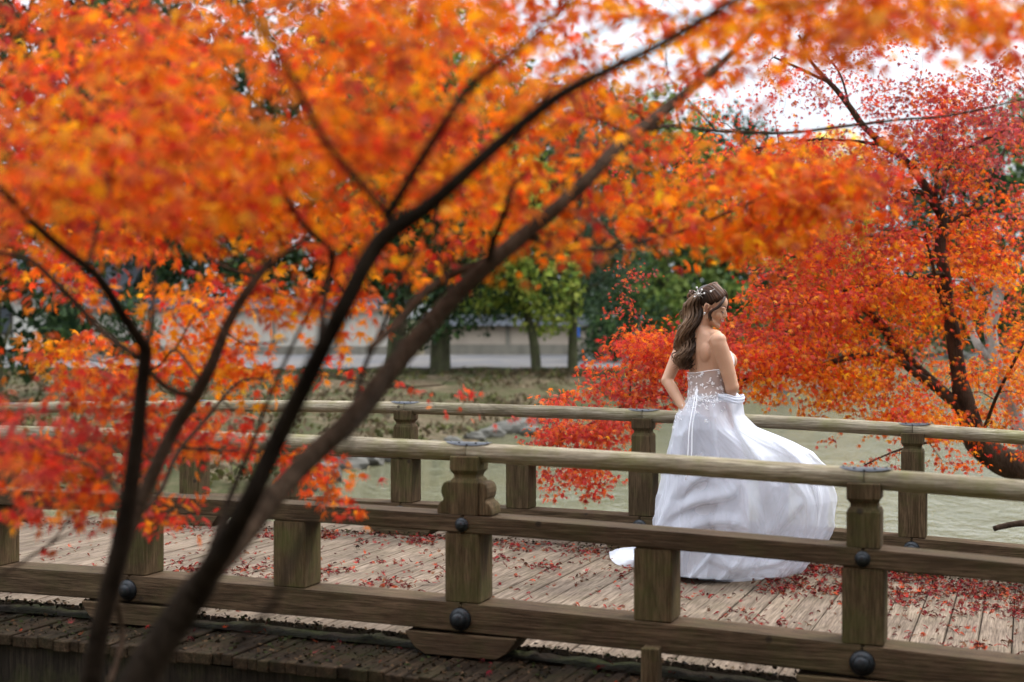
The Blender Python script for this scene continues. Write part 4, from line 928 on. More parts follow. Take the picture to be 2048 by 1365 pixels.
t3.cloud(1600, 420, 140, 90, D-.6, D+.6, 109, RE, 11, SZ, .14, pal2=RO, p2=.4)
t3.cloud(1850, 330, 150, 60, D-.9, D+.6, 163, CR, 12, SZ, .15, pal2=RO, p2=.4)
t3.cloud(1960, 250, 120, 70, D-.8, D+.6, 148, CR, 12, SZ, .15, pal2=RO, p2=.3)
t3.cloud(1820, 230, 100, 40, D-.8, D+.5, 62, RE, 10, SZ, .13, pal2=CR, p2=.5)
t3.cloud(1700, 300, 130, 45, D-.8, D+.5, 85, RO, 11, SZ, .14, pal2=CR, p2=.4)
t3.cloud(1560, 320, 120, 50, D-.6, D+.4, 70, RE, 10, SZ, .14, pal2=CR, p2=.4)
t3.cloud(1450, 330, 120, 70, D-.4, D+.8, 62, RE, 10, SZ, .14, pal2=RO, p2=.3)
t3.cloud(2010, 150, 70, 50, D-.7, D+.4, 46, CR, 10, SZ, .13)
t3.cloud(1640, 150, 110, 70, D-.5, D+.4, 37, CR, 8, .024, .12, pal2=RO, p2=.3)
t3.cloud(1550, 130, 90, 80, D-.5, D+.4, 26, RE, 8, .024, .12, pal2=RO, p2=.4)
t3.cloud(1710, 60, 70, 50, D-.5, D+.3, 10, CR, 7, .024, .12)
t3.cloud(1320, 340, 90, 70, D-.4, D+.8, 39, RE, 10, SZ, .14, pal2=RO, p2=.3)
t3.cloud(1770, 925, 60, 30, D-1.2, D-.7, 12, RO, 8, .028, .10)
t3.cloud(1925, 925, 55, 30, D-1.0, D-.5, 18, RO, 9, .028, .11)
t3.cloud(2035, 905, 30, 15, D-.8, D-.4, 6, RO, 8, .028, .09)
t3.cloud(1650, 883, 30, 14, D-1.0, D-.6, 3, RO, 7, .028, .09)
print('right maple leaves', t3.finish())
# --- pale barked maple behind it ---
D2 = 13.2
gb = P(2140, 1000, D2); gb[2] = -.12
t4 = Maple('maple_tree', 'pale barked maple with crooked grey limbs behind the large red maple', gb, BARK_PALE)
t4.limb([(gb - (0, 0, .3), .13), (P(2085, 920, D2), .11), (P(2045, 868, D2), .095), (P(2030, 820, D2), .075), (P(2008, 775, D2), .068), (P(1992, 735, D2), .066), (P(1985, 690, D2), .06), (P(1978, 650, D2), .055), (P(1992, 610, D2), .055), (P(1997, 580, D2), .055)], 'trunk', 6, 12)
lim(t4, [(1990, 730, D2, 22), (1965, 700, D2, 18), (1945, 660, D2+.1, 14), (1930, 620, D2+.1, 10)])
lim(t4, [(1997, 585, D2, 22), (2020, 570, D2, 18), (2060, 555, D2, 14), (2100, 540, D2, 10)])
lim(t4, [(1997, 590, D2, 18), (1985, 565, D2, 12), (1960, 555, D2, 9), (1930, 562, D2, 6)])
lim(t4, [(1997, 590, D2, 16), (2005, 550, D2, 10), (2020, 500, D2, 6)])
lim(t4, [(1955, 605, D2, 8), (1950, 580, D2, 10), (1935, 565, D2, 8), (1900, 560, D2, 5)], 'branch')
t4.cloud(2010, 560, 60, 60, D2-.3, D2+.8, 26, RO, 9, SZ, .14)
t4.cloud(2030, 750, 50, 110, D2-.4, D2+.8, 60, RO, 10, SZ, .14, pal2=RE, p2=.4)
t4.cloud(1830, 700, 130, 100, D2, D2+1.2, 50, RE, 9, SZ, .14, pal2=CR, p2=.3)
t4.cloud(1300, 280, 120, 60, D2, D2+1, 14, RE, 8, .024, .14)
t4.finish(0)

# ------------------------------------------------------------------ THE BRIDE
BD = 8.3
def Q(px, py, dy=0.0): return P(px, py, BD + dy) if False else np.array(((px - 1024) / F_PX * BD, BD + dy, EYE + (HOR - py) / F_PX * BD))
feet = Q(1418, 1140)
bride = thing('person', 'bride in a strapless white tulle gown looking down over her shoulder on the bridge', 'person', (feet[0], feet[1], feet[2]))
AF = R(33)
Fd = np.array((math.cos(AF), math.sin(AF), 0)); Rd = np.array((math.sin(AF), -math.cos(AF), 0))
def skin_mat():
    m = NT('skin'); n_ = m.noise(m.coords((1,1,1)), 9, 4)
    col = m.ramp(n_, [(.3, (.44, .235, .145)), (.7, (.54, .31, .195))])
    p = m.princ(col, .48, m.bump(m.noise(m.coords((1,1,1)), 160, 3), .08, .001), Specular_IOR_Level=.35)
    p.inputs['Subsurface Weight'].default_value = .18; p.inputs['Subsurface Radius'].default_value = (.02, .008, .004); p.inputs['Subsurface Scale'].default_value = .5
    return m.m
SKIN = skin_mat()
def ring(c, a, b_, A, Bx, n=28, e=2.3):
    out = []
    for j in range(n):
        t = 2*math.pi*j/n; x, y = math.cos(t), math.sin(t)
        k = (abs(x)**e + abs(y)**e) ** (-1/e); out.append(np.asarray(c) + A*a*x*k + Bx*b_*y*k)
    return out
mb = MB()
# torso, hips: (px, py, half width, half depth)
tor = [(1402, 652, .050, .050), (1403, 660, .085, .058), (1405, 669, .128, .066), (1408, 684, .152, .080), (1411, 702, .158, .090), (1415, 718, .146, .097), (1417, 735, .134, .095), (1417, 752, .122, .089), (1417, 772, .113, .084), (1417, 790, .122, .092), (1416, 812, .148, .108), (1416, 840, .166, .120), (1417, 868, .165, .118), (1418, 895, .155, .105)]
mb.loft([ring(Q(x, y), hw, hd, Rd, Fd) for x, y, hw, hd in tor])
Mt = np.stack([Rd, Fd, (0, 0, 1.)], 1)
for s_ in (-1, 1):
    mb.ell(Q(1417, 722) + Fd*.092 + Rd*.062*s_, (.058, .056, .055), Mt)                 # bust
    mb.ell(Q(1409, 704) - Fd*.062 + Rd*.075*s_, (.048, .026, .062), Mt)                 # shoulder blades
    mb.ell(Q(1408, 668) - Fd*.008 + Rd*.085*s_, (.068, .040, .026), Mt)                 # trapezius
    hip = Q(1418, 870) + Rd*.085*s_; kn = Q(1420, 1000) + Rd*.07*s_ + Fd*.02; an = Q(1419, 1112) + Rd*.07*s_
    mb.tube([hip, (hip+kn)/2, kn, (kn*.6+an*.4), an], [.088, .078, .055, .056, .034], 16)
    ft = Q(1419, 1120) + Rd*.07*s_; mb.tube([ft - Fd*.03 + (0,0,.0), ft + Fd*.06 - (0,0,.02), ft + Fd*.13 - (0,0,.035), ft + Fd*.19 - (0,0,.04)], [.03, .032, .030, .018], 12)
# spine groove is left between the blades; neck
neck0, neck1 = Q(1402, 672, .0), Q(1414, 628, -.01)
mb.tube([neck0 - (0, 0, .03), neck0, (neck0+neck1)/2 + (-.004, 0, 0), neck1, neck1 + (.01, 0, .05)], [.060, .056, .050, .050, .050], 20)
# arms
def limb_pts(ps, rs, seg=16): mb.tube(catmull(ps, 5), np.interp(np.linspace(0, len(ps)-1, (len(ps)-1)*5+1), range(len(ps)), rs), seg)
rs0, re, rw = Q(1429, 681, -.135), Q(1457, 772, -.13), Q(1452, 803, .06)
limb_pts([rs0 + (-.02, .02, .015), rs0 + (.004, 0, -.02), rs0*.5 + re*.5 + (.004, 0, 0), re], [.040, .048, .046, .039])
limb_pts([re, re*.6 + rw*.4 + (.006, 0, -.004), rw], [.039, .036, .025])
ls0, le, lw = Q(1376, 684, .135), Q(1338, 763, .10), Q(1366, 816, -.02)
limb_pts([ls0 + (.02, -.02, .01), ls0, ls0*.5 + le*.5 + (-.004, 0, .0), le], [.038, .044, .040, .034])
limb_pts([le, le*.6 + lw*.4 + (.0, 0, 0), lw], [.034, .034, .024])
mb.ell(rs0 + (.002, 0, .002), (.048, .046, .044)); mb.ell(ls0, (.042, .042, .040))
# hands with five fingers each
def hand(wr, d, nrm_, side):
    d = nrm(np.asarray(d, float)); n_ = nrm(np.asarray(nrm_, float)); lat = np.cross(d, n_) * side
    mb.tube([wr, wr + d*.03, wr + d*.075], [.024, .027, .026], 10)
    mb.ell(wr + d*.05, (.036, .016, .042), np.stack([lat, n_, d], 1))
    for i, (o, L) in enumerate([(-.028, .062), (-.010, .072), (.010, .068), (.027, .052)]):
        b0 = wr + d*.078 + lat*o; b1 = b0 + d*L*.42 - n_*L*.12; b2 = b1 + d*L*.22 - n_*L*.35; b3 = b2 - n_*L*.3 + d*.002
        mb.tube([b0 - d*.02, b0, b1, b2, b3], [.010, .010, .0088, .008, .0065], 8)
    t0 = wr + d*.02 - lat*.03; mb.tube([wr + d*.01 - lat*.01, t0, t0 + d*.03 - lat*.018 - n_*.01, t0 + d*.055 - lat*.016 - n_*.02], [.014, .012, .010, .008], 8)
mb.ell(re, (.041, .041, .043)); mb.ell(le, (.036, .036, .038))
hand(rw, Q(1440, 812, .15) - rw, (0, 0, 1.), 1)
hand(lw, Q(1384, 832, -.05) - lw, (-.6, -.6, .3), -1)
# head
TH, PS = R(18), R(17)
hf = np.array((math.cos(TH)*math.cos(PS), -math.cos(TH)*math.sin(PS), -math.sin(TH)))
hl = nrm(np.array((-math.sin(PS), -math.cos(PS), 0.)))
hu = np.cross(hl, hf) * -1
if hu[2] < 0: hu = -hu
HC = Q(1422, 611.5, -.01)
def H(f, u, l): return HC + hf*f + hu*u + hl*l
Mh = np.stack([hf, hl, hu], 1)     # columns: forward, lateral (towards the camera side), up
def he(f, u, l, rf, rl, ru, **k): mb.ell(H(f, u, l), (rf, rl, ru), Mh, **k)
he(-.010, .026, 0, .094, .074, .082)
he(.034, -.020, 0, .056, .060, .076)
he(.040, .030, 0, .050, .058, .050)        # forehead
he(.030, -.070, 0, .052, .050, .040)       # jaw
he(.066, -.100, 0, .022, .022, .016)       # chin
for s_ in (-1, 1):
    he(.052, -.040, .032*s_, .032, .026, .028)      # cheeks
    he(.068, .008, .030*s_, .020, .024, .008)       # brow ridge
    he(.069, -.010, .031*s_, .0145, .017, .009)       # eyelids
    he(-.012, -.022, .073*s_, .016, .008, .028)     # ear
    he(-.020, -.018, .077*s_, .008, .010, .026)
    he(-.012, -.046, .074*s_, .010, .007, .012)     # lobe
    he(.092, -.040, .009*s_, .009, .007, .007)      # nostril wing
    mb.tube([H(.025, -.02, .055*s_), H(.018, -.068, .052*s_), H(.045, -.090, .036*s_), H(.068, -.102, .012*s_)], [.018, .018, .017, .014], 10)
mb.tube([H(.080, .006, 0), H(.090, -.014, 0), H(.101, -.034, 0), H(.097, -.040, 0)], [.008, .0085, .0105, .009], 10)
he(.082, -.060, 0, .015, .024, .013); he(.085, -.057, 0, .010, .018, .006); he(.083, -.071, 0, .010, .017, .006)
raw = mesh('body_raw', mb.V, mb.F, SKIN)
tmp = bpy.data.objects.new('body_raw', raw); C.objects.link(tmp)
md = tmp.modifiers.new('r', 'REMESH'); md.mode = 'VOXEL'; md.voxel_size = .0046; md.use_smooth_shade = True
md = tmp.modifiers.new('s', 'SMOOTH'); md.factor = .5; md.iterations = 6
dg = bpy.context.evaluated_depsgraph_get(); bm_ = bpy.data.meshes.new_from_object(tmp.evaluated_get(dg))
bpy.data.objects.remove(tmp); bpy.data.meshes.remove(raw)
nV = len(bm_.vertices); co = np.empty(nV*3, dtype=np.float32); bm_.vertices.foreach_get('co', co); co = co.reshape(-1, 3)
# spine furrow down the bare back
spn = lambda z: np.interp(z, [Q(0, 860)[2], Q(0, 664)[2]], [0, 1])
rel = co - Q(1410, 720); lat_ = rel @ Rd; bk = -(rel @ Fd)
zz = co[:, 2]; msk = (zz < Q(0, 676)[2]) & (zz > Q(0, 840)[2]) & (bk > .03)
co += (Fd[None] * (np.exp(-(lat_/.016)**2) * .009 * msk)[:, None]).astype(np.float32)
co -= np.array(wloc(bride), dtype=np.float32); bm_.vertices.foreach_set('co', co.ravel())
bm_.name = 'body'; bm_.materials.clear(); bm_.materials.append(SKIN); bm_.polygons.foreach_set('use_smooth', [True]*len(bm_.polygons)); bm_.update()
body = link('body', bm_, bride)
def flatmat(name, col, rough=.5, **k): m = NT(name); m.princ(col, rough, **k); return m.m
LIP = flatmat('lips', (.48, .09, .085), .35); LASH = flatmat('lashes', (.012, .009, .008), .6); BROW = flatmat('eyebrow_hair', (.06, .035, .022), .8); TEETH = flatmat('teeth', (.45, .42, .39), .4); PEARL = flatmat('pearl', (.80, .77, .74), .22)
b = MB(); b.tube(catmull([H(.079, -.054, .027), H(.092, -.0555, .012), H(.0975, -.0535, 0), H(.092, -.0555, -.012), H(.079, -.054, -.027)], 4), [.0010]+[.0023]*15+[.0012], 8)
b.tube(catmull([H(.078, -.056, .026), H(.088, -.0725, .012), H(.0935, -.0755, 0), H(.088, -.0725, -.012), H(.078, -.056, -.026)], 4), [.0010]+[.0028]*15+[.0012], 8)
lips = wobj('lips', b.V, b.F, LIP, bride, True)
b = MB(); b.tube([H(.083, -.062, .020), H(.0925, -.065, .008), H(.094, -.065, -.008), H(.083, -.062, -.020)], .0042, 6); wobj('teeth', b.V, b.F, TEETH, bride, True)
for s_ in (-1, 1):
    b = MB(); b.tube(catmull([H(.073, -.012, .047*s_), H(.0815, -.0165, .036*s_), H(.0835, -.0165, .026*s_), H(.078, -.013, .016*s_)], 4), [.0012]+[.0022]*11+[.0010], 6)
    for q in range(7):
        l_ = .020 + q*.004; b.tube([H(.081, -.0165, l_*s_), H(.090, -.0215, (l_+.0015)*s_)], [.0009, .0003], 4)
    wobj('eyelashes', b.V, b.F, LASH, bride)
    b = MB(); b.tube(catmull([H(.064, .016, .050*s_), H(.078, .0205, .036*s_), H(.084, .0185, .022*s_), H(.086, .014, .013*s_)], 4), [.0010]+[.0022]*11+[.0014], 6); wobj('eyebrow', b.V, b.F, BROW, bride)
b = MB(); b.tube(catmull([H(-.010, -.044, .083), H(-.022, -.022, .088), H(-.014, .004, .087), H(.001, -.004, .084), H(.0, -.018, .083)], 4), .0036, 6); wobj('ear_rim', b.V, b.F, SKIN, bride, True)
b = MB(); b.ell(H(-.007, -.022, .0815), (.006, .0015, .012), Mh); wobj('ear_hollow_shade', b.V, b.F, flatmat('ear_shadow_skin', (.28, .12, .08)), bride, True)  # darker skin disc paints the shade inside the ear
b = MB(); b.ell(H(-.010, -.050, .085), (.0055, .0055, .0055)); b.ell(H(-.010, -.058, .086), (.0035,)*3); wobj('earring', b.V, b.F, PEARL, bride, True)

# hair ------------------------------------------------------------
def hair_mat():
    m = NT('brown_wavy_hair'); at_ = m.n('ShaderNodeAttribute'); at_.attribute_name = 'col'
    n_ = m.noise(m.coords((1,1,1)), 70, 3)
    m.princ(m.mix(m.ramp(n_, [(.35, 0.0), (.7, .4)]), at_.outputs['Color'], (.02, .012, .008)), .46, None, Specular_IOR_Level=.22); return m.m
HAIRM = hair_mat()
class Hair:
    def __init__(s): s.V = []; s.F = []; s.Cc = []
    def strand(s, pts, r, col, seg=5, tip=.25, flat=1.0):
        b = MB(); pts = catmull(pts, 4); k = len(pts); rr_ = [r * (1 - (1-tip)*((i/(k-1))**2)) * (.5 if i == 0 else 1) for i in range(k)]
        b.tube(pts, rr_, seg); o = len(s.V); s.V += b.V; s.F += [tuple(i+o for i in f) for f in b.F]
        n_ = len(b.V)
        for i in range(n_):
            t = (i // seg) / k; c = np.array(col) * (1 + .5*t) if hasattr(col, '__len__') else col; s.Cc.append(c)
    def done(s, nm):
        me = mesh(nm, np.array(s.V) - np.array(wloc(bride)), s.F, HAIRM, True)
        a = me.color_attributes.new('col', 'FLOAT_COLOR', 'POINT'); c = np.ones((len(s.V), 4), dtype=np.float32); c[:, :3] = np.array(s.Cc); a.data.foreach_set('color', c.ravel())
        return link(nm, me, bride)
DK, MD, LTB = (.020, .010, .006), (.060, .030, .016), (.17, .098, .054)
# base cap
hb = Hair(); cap = MB(); cap.ell(H(-.018, .036, 0), (.093, .078, .083), Mh, 26, 18); k0 = len(hb.V); hb.V += cap.V; hb.F += cap.F; hb.Cc += [np.array(DK)]*len(cap.V)
bun = H(-.098, .018, .012)
def on_cap(f, u, l, lift=1.0):
    c = np.array((-.018, .036, 0)); r_ = np.array((.097, .082, .088)) * lift; v = np.array((f, u, l)) - c; v_ = v / np.linalg.norm(v / np.array((r_[0], r_[2], r_[1])))
    w_ = c + v_; return H(w_[0], w_[1], w_[2])
for s_ in (-1, 1):
    for i in range(46):
        t = i / 45; a = R(-12 + 100*t)               # from above the ear over to the parting
        f0 = .072 - .085*(1-t)**1.3; u0 = .005 + .095*t; l0 = s_*(.078*(1-t) + .002)
        st = on_cap(f0, u0, l0); m1 = on_cap((f0-.098)*.35+.0, u0*.8+.045, l0*.9 + s_*.012, 1.03 + .02*random.random()); m2 = on_cap((f0-.098)*.75, u0*.45+.045, l0*.6 + s_*.012, 1.03)
        col = np.array(DK)*(1-t) + np.array((.11, .050, .024))*t; col = col * random.uniform(.6, 1.5)
        hb.strand([st, m1, m2, bun + rng.normal(0, .010, 3)], random.uniform(.0045, .0085), col, 6, .6)
for i in range(26):            # twist bun and loose loop
    a = random.uniform(0, 6.28); c0 = bun + rng.normal(0, .008, 3)
    hb.strand([c0, c0 - hf*.018 + hu*.016*math.sin(a) + hl*.02*math.cos(a), c0 - hf*.030 + hu*.018*math.cos(a), c0 - hf*.012 - hu*.015], random.uniform(.004, .007), np.array(MD)*random.uniform(.6, 1.8), 5, .5)
hb.strand([bun, bun - hf*.035 + hu*.012 + hl*.01, bun - hf*.048 - hu*.004 + hl*.014, bun - hf*.030 - hu*.016 + hl*.014, bun - hf*.004 - hu*.008 + hl*.018], .005, (.16, .07, .035), 6, .8)
hb.done('hair_crown')
ht = Hair()
cen = [(1396, 590, .030), (1388, 604, .046), (1384, 622, .054), (1379, 645, .053), (1374, 668, .050), (1369, 690, .050), (1366, 708, .050), (1369, 724, .042), (1374, 740, .028)]
def hcen(t):
    q = t*(len(cen)-1); i = min(int(q), len(cen)-2); f = q-i; a, b_ = cen[i], cen[i+1]; return np.array([a[j]*(1-f)+b_[j]*f for j in range(3)])
for i in range(420):
    ang = random.uniform(0, 6.28); rad = math.sqrt(random.random()); ph = random.uniform(0, 6.28); fr = random.uniform(2.5, 2.9); amp = random.uniform(.014, .022)
    tend = random.uniform(.66, 1.02); pts = []; clump = round(ang*2.2)/2.2; ph = clump*.55 + random.gauss(0, .25)
    for k in range(10):
        t = tend*k/9; px_, py_, w_ = hcen(min(t, .999)); c = Q(px_, py_, -.035 + .02*t)
        a2 = clump + (ang-clump)*.2
        off = np.array((math.cos(a2)*w_*rad, math.sin(a2)*w_*rad*.75, 0)); wave = amp*(.3+t*1.5)
        c = c + off + np.array((math.sin(fr*6.28*t + ph)*wave, math.cos(fr*6.28*t + ph)*wave, math.sin(fr*12*t)*.002)); pts.append(c)
    lightness = min(1, max(0, .5 - .65*math.cos(a2)*rad*-1 * -1)); cc = np.array(DK)*(1-lightness*.9) + np.array(LTB)*lightness*.9  # highlights on the left are painted into the strand colours
    ht.strand(pts, random.uniform(.0035, .0075), cc*random.uniform(.65, 1.3), 5, .3)
for i in range(26):            # curls escaping at the back edge
    t0 = random.uniform(.1, .8); px_, py_, w_ = hcen(t0); c = Q(px_, py_, -.02) + (-w_*.8, 0, 0); s_ = random.uniform(.014, .03); pts = [c]
    for k in range(1, 7): pts.append(c + np.array((-math.sin(k*1.1)*s_ - .003*k, random.uniform(-.004, .004), -.013*k + math.cos(k*1.3)*.006)))
    ht.strand(pts, random.uniform(.0018, .0038), np.array(LTB)*random.uniform(.7, 1.5), 4, .3)
ht.done('hair_lengths')
hs = Hair()                    # side lock in front of the ear
for i in range(14):
    j = rng.normal(0, .0022, 3); e = random.uniform(.85, 1.05)
    hs.strand([on_cap(.062, .072, .028) + j, H(.062, .036, .066) + j, H(.050, .004, .077)+j, H(.026, -.022, .080) + j, H(.017, -.046, .078) + j*1.5, H(.024, -.068*e, .074) + j*2, H(.034, -.088*e, .066) + j*2], random.uniform(.003, .0052), np.array(DK)*random.uniform(.7, 2.0), 5, .2)
for i in range(6):
    j = rng.normal(0, .002, 3); hs.strand([on_cap(.066, .070, -.02) + j, H(.086, .03, -.052) + j, H(.085, -.01, -.062) + j, H(.074, -.04, -.066) + j], .0038, np.array(DK)*1.5, 5, .2)
for i in range(8):
    j = rng.normal(0, .002, 3); hs.strand([on_cap(.030, .100, -.01, 1.0) + j, on_cap(.055, .085, -.004, 1.03) + j, on_cap(.078, .060, -.02, 1.03) + j, H(.082, .030, -.046) + j], .005, np.array((.09, .042, .022))*random.uniform(.6, 1.3), 5, .5)
hs.done('face_framing_lock')
# hair ornament
ORN = flatmat('silver_wire', (.72, .66, .60), .3, Metallic=.6)
b = MB(); o0 = H(-.077, .045, .074)
jew = [(0, 0), (-.022, .030), (.010, .028), (.030, .012), (.062, .034), (-.018, -.024)]
def Oj(a, c, l=.0): return o0 + hf*a + hu*c + hl*(l + .006 - .20*abs(a-.02)**1.5)
for a, c in jew[1:]: b.tube(catmull([Oj(0, 0), Oj(a*.5 + .003, c*.35, .003), Oj(a, c)], 3), .0015, 5)
b.tube(catmull([Oj(.030, .012), Oj(.050, .020), Oj(.070, .044), Oj(.078, .054)], 3), .0014, 5)
for a, c in ((-.03, .008), (.012, -.026), (.030, -.016), (-.028, -.008), (.0, -.036), (-.012, .018)): b.tube([Oj(0, 0), Oj(a, c)], [.0017, .0012], 5)
orn = wobj('hair_ornament', b.V, b.F, ORN, bride, True)
for a, c in jew:
    b = MB(); b.ell(Oj(a, c, .003), (.0062,)*3, None, 10, 7); wobj('pearl', b.V, b.F, PEARL, orn, True)

# dress -----------------------------------------------------------
def tulle(name, col, transp, rough=.6, transl=.45):
    m = NT(name); d = m.n('ShaderNodeBsdfDiffuse'); d.inputs['Color'].default_value = col + (1,)
    t = m.n('ShaderNodeBsdfTranslucent'); t.inputs['Color'].default_value = col + (1,)
    a = m.n('ShaderNodeMixShader'); a.inputs[0].default_value = transl; m.l(d.outputs[0], a.inputs[1]); m.l(t.outputs[0], a.inputs[2])
    tr = m.n('ShaderNodeBsdfTransparent'); b_ = m.n('ShaderNodeMixShader'); m.l(a.outputs[0], b_.inputs[2]); m.l(tr.outputs[0], b_.inputs[1])
    lw_ = m.n('ShaderNodeLayerWeight'); lw_.inputs['Blend'].default_value = .35      # a net looks denser seen edge-on
    mr = m.n('ShaderNodeMapRange'); m.l(lw_.outputs['Facing'], mr.inputs['Value']); mr.inputs['To Min'].default_value = 1-transp; mr.inputs['To Max'].default_value = min(1.0, 1.32-transp*.7)
    m.l(mr.outputs[0], b_.inputs[0]); m.l(b_.outputs[0], m.out.inputs['Surface']); return m.m
TUL = tulle('white_tulle', (.72, .74, .80), .76, .6, .28); TUL2 = tulle('inner_tulle', (.70, .72, .78), .62, .6, .28); SAT = tulle('satin_lining', (.56, .55, .58), .0, .5, .15); SHEER = tulle('sheer_bodice_net', (.80, .78, .79), .55); LACE = tulle('white_lace', (.90, .90, .92), .0, .5, .25)
#            py    L     R     yc    hd
LV = [(786, 1387, 1474, .00, .115), (797, 1380, 1482, .00, .135), (812, 1367, 1485, .0, .165), (830, 1355, 1488, .0, .20), (855, 1349, 1512, .0, .235), (880, 1345, 1566, .0, .26), (905, 1338, 1618, .0, .285), (930, 1332, 1640, .0, .30), (960, 1326, 1651, .0, .32), (1000, 1318, 1657, .0, .34), (1045, 1311, 1652, .0, .35), (1080, 1306, 1640, .0, .34), (1110, 1302, 1616, -.01, .33), (1138, 1296, 1590, -.02, .32)]
CRE = [[(1318,1052),(1340,1020),(1380,996),(1420,986),(1450,976),(1464,938)], [(1464,938),(1478,1000),(1476,1060)], [(1448,800),(1470,870),(1500,930),(1512,1000)], [(1415,800),(1422,870),(1432,940)],
 [(1490,840),(1560,900),(1600,960),(1612,1040)], [(1330,1078),(1380,1042),(1440,1032),(1500,1052)], [(1520,1062),(1570,1004),(1602,960)], [(1380,800),(1362,870),(1345,950)], [(1400,1100),(1470,1120),(1550,1100),(1600,1062)], [(1478,800),(1530,860),(1600,895),(1640,930)], [(1540,930),(1580,985),(1585,1060)], [(1345,1000),(1370,960),(1412,940)]]
CRS = [catmull([(x, y, 0) for x, y in c], 3)[:, :2] for c in CRE]
def crease(px, py):
    h = 0
    for c in CRS:
        if not (c[:, 0].min()-30 < px < c[:, 0].max()+30 and c[:, 1].min()-30 < py < c[:, 1].max()+30): continue
        a = c[:-1]; ab = c[1:]-a; ap = np.array((px, py))-a; t = np.clip((ap*ab).sum(1)/(ab*ab).sum(1), 0, 1); q = ap - ab*t[:, None]; dd = np.hypot(q[:, 0], q[:, 1]); i = int(np.argmin(dd)); sg = ab[i, 0]*q[i, 1]-ab[i, 1]*q[i, 0]
        w_ = 5.0 if sg > 0 else 19.0; u_ = (i+t[i])/len(a); h = max(h, math.exp(-(dd[i]/w_)**2) * math.sin(math.pi*min(1, max(0, u_*.9+.05))))
    return h
def skirt(nm, mat, scale, fold, seed, vmax=1.0, nth=220, nv=90, shrinkR=0.0, drop=0.0, inset=0.0):
    Lv = np.array(LV, float); V = []
    for i in range(nv):
        v = vmax * i/(nv-1); q = v*(len(Lv)-1); j = min(int(q), len(Lv)-2); f = q-j; py, L, Rr_, yc, hd = Lv[j]*(1-f) + Lv[j+1]*f
        zc = Q(0, py)[2]; L = L + inset*min(1, v*6 + .15); Rr_ = Rr_ - inset*min(1, v*6 + .15) - shrinkR*(Rr_-1480 if Rr_ > 1480 else 0)
        cx = Q((L+Rr_)/2, py)[0]; hw = (Rr_-L)/2/F_PX*BD*scale; hd_ = hd*scale - inset*.0042*min(1, v*6 + .15)
        # the waist centre follows the body, the billow drags the hem sideways
        for k in range(nth):
            th = 2*math.pi*k/nth; c_, s_ = math.cos(th), math.sin(th)
            am = fold * min(1, v*2.2) * (.5 + .9*v)
            w_ = (math.sin(th*7 + seed + 1.6*math.sin(th*2 + v*2.3)) * .35 + math.sin(th*13 + 2.3*seed + v*3.0 + 2*math.sin(v*4 + th)) * .15) * (.4 + .6*v) + 1.2*noise.noise(Vector((c_*2.4 + seed, s_*2.4 + v, v*2.6)))
            w2 = noise.noise(Vector((c_*5 + seed, s_*5 + v*2.5, v*5.0 - c_*3))) + .5*noise.noise(Vector((c_*11 + seed, s_*11 + v*5, v*9 - c_*7)))
            ridge = (max(0, 1 - abs(noise.noise(Vector((c_*2.6 + 3*v + seed, s_*2.4 - 2.0*v, v*3.0))))*4.5) + .5*max(0, 1 - abs(noise.noise(Vector((c_*4.6 - 4*v + seed, s_*4.4 + 3.0*v, v*5.0))))*6)) * .75 * min(1, v*3)
            r_ = 1 + am * (w_*1.0 + w2*.2*min(1, v*2) + ridge*.45) / max(.25, math.hypot(hw*c_, hd_*s_)) 
            cr_ = 0
            if s_ < .1 and fold > .02: cr_ = crease(1024 + (cx + hw*c_)/BD*F_PX, py)
            V.append((cx + hw*c_*r_, BD + yc + hd_*s_*r_ - .040*cr_, zc + .006*cr_))
        if i == 0: pass
    V = np.array(V)
    # keep the hem off the planks and let it lie on them
    sU = (V - O0) @ U; wN = (V - O0) @ N; g_ = np.array([prof(a, b2) for a, b2 in zip(sU, wN)]) + .008 + drop
    low = V[:, 2] < g_ + .02; V[:, 2] = np.where(low, g_ + .004 + .012*np.abs(np.sin(V[:, 0]*37 + V[:, 1]*23)), V[:, 2])
    F = []
    for i in range(nv-1):
        for k in range(nth): F.append((i*nth+k, (i+1)*nth+k, (i+1)*nth+(k+1) % nth, i*nth+(k+1) % nth))
    return wobj(nm, V, np.array(F), mat, bride, True)
skirt('satin_lining', SAT, 1.0, .014, 1.3, 1.0, 160, 70, .86, 0, 15)
skirt('inner_tulle', TUL2, 1.0, .034, 1.3, 1.0, 300, 130, .05, 0, 5)
skirt('outer_tulle', TUL, 1.0, .034, 1.3, 1.0, 360, 160)
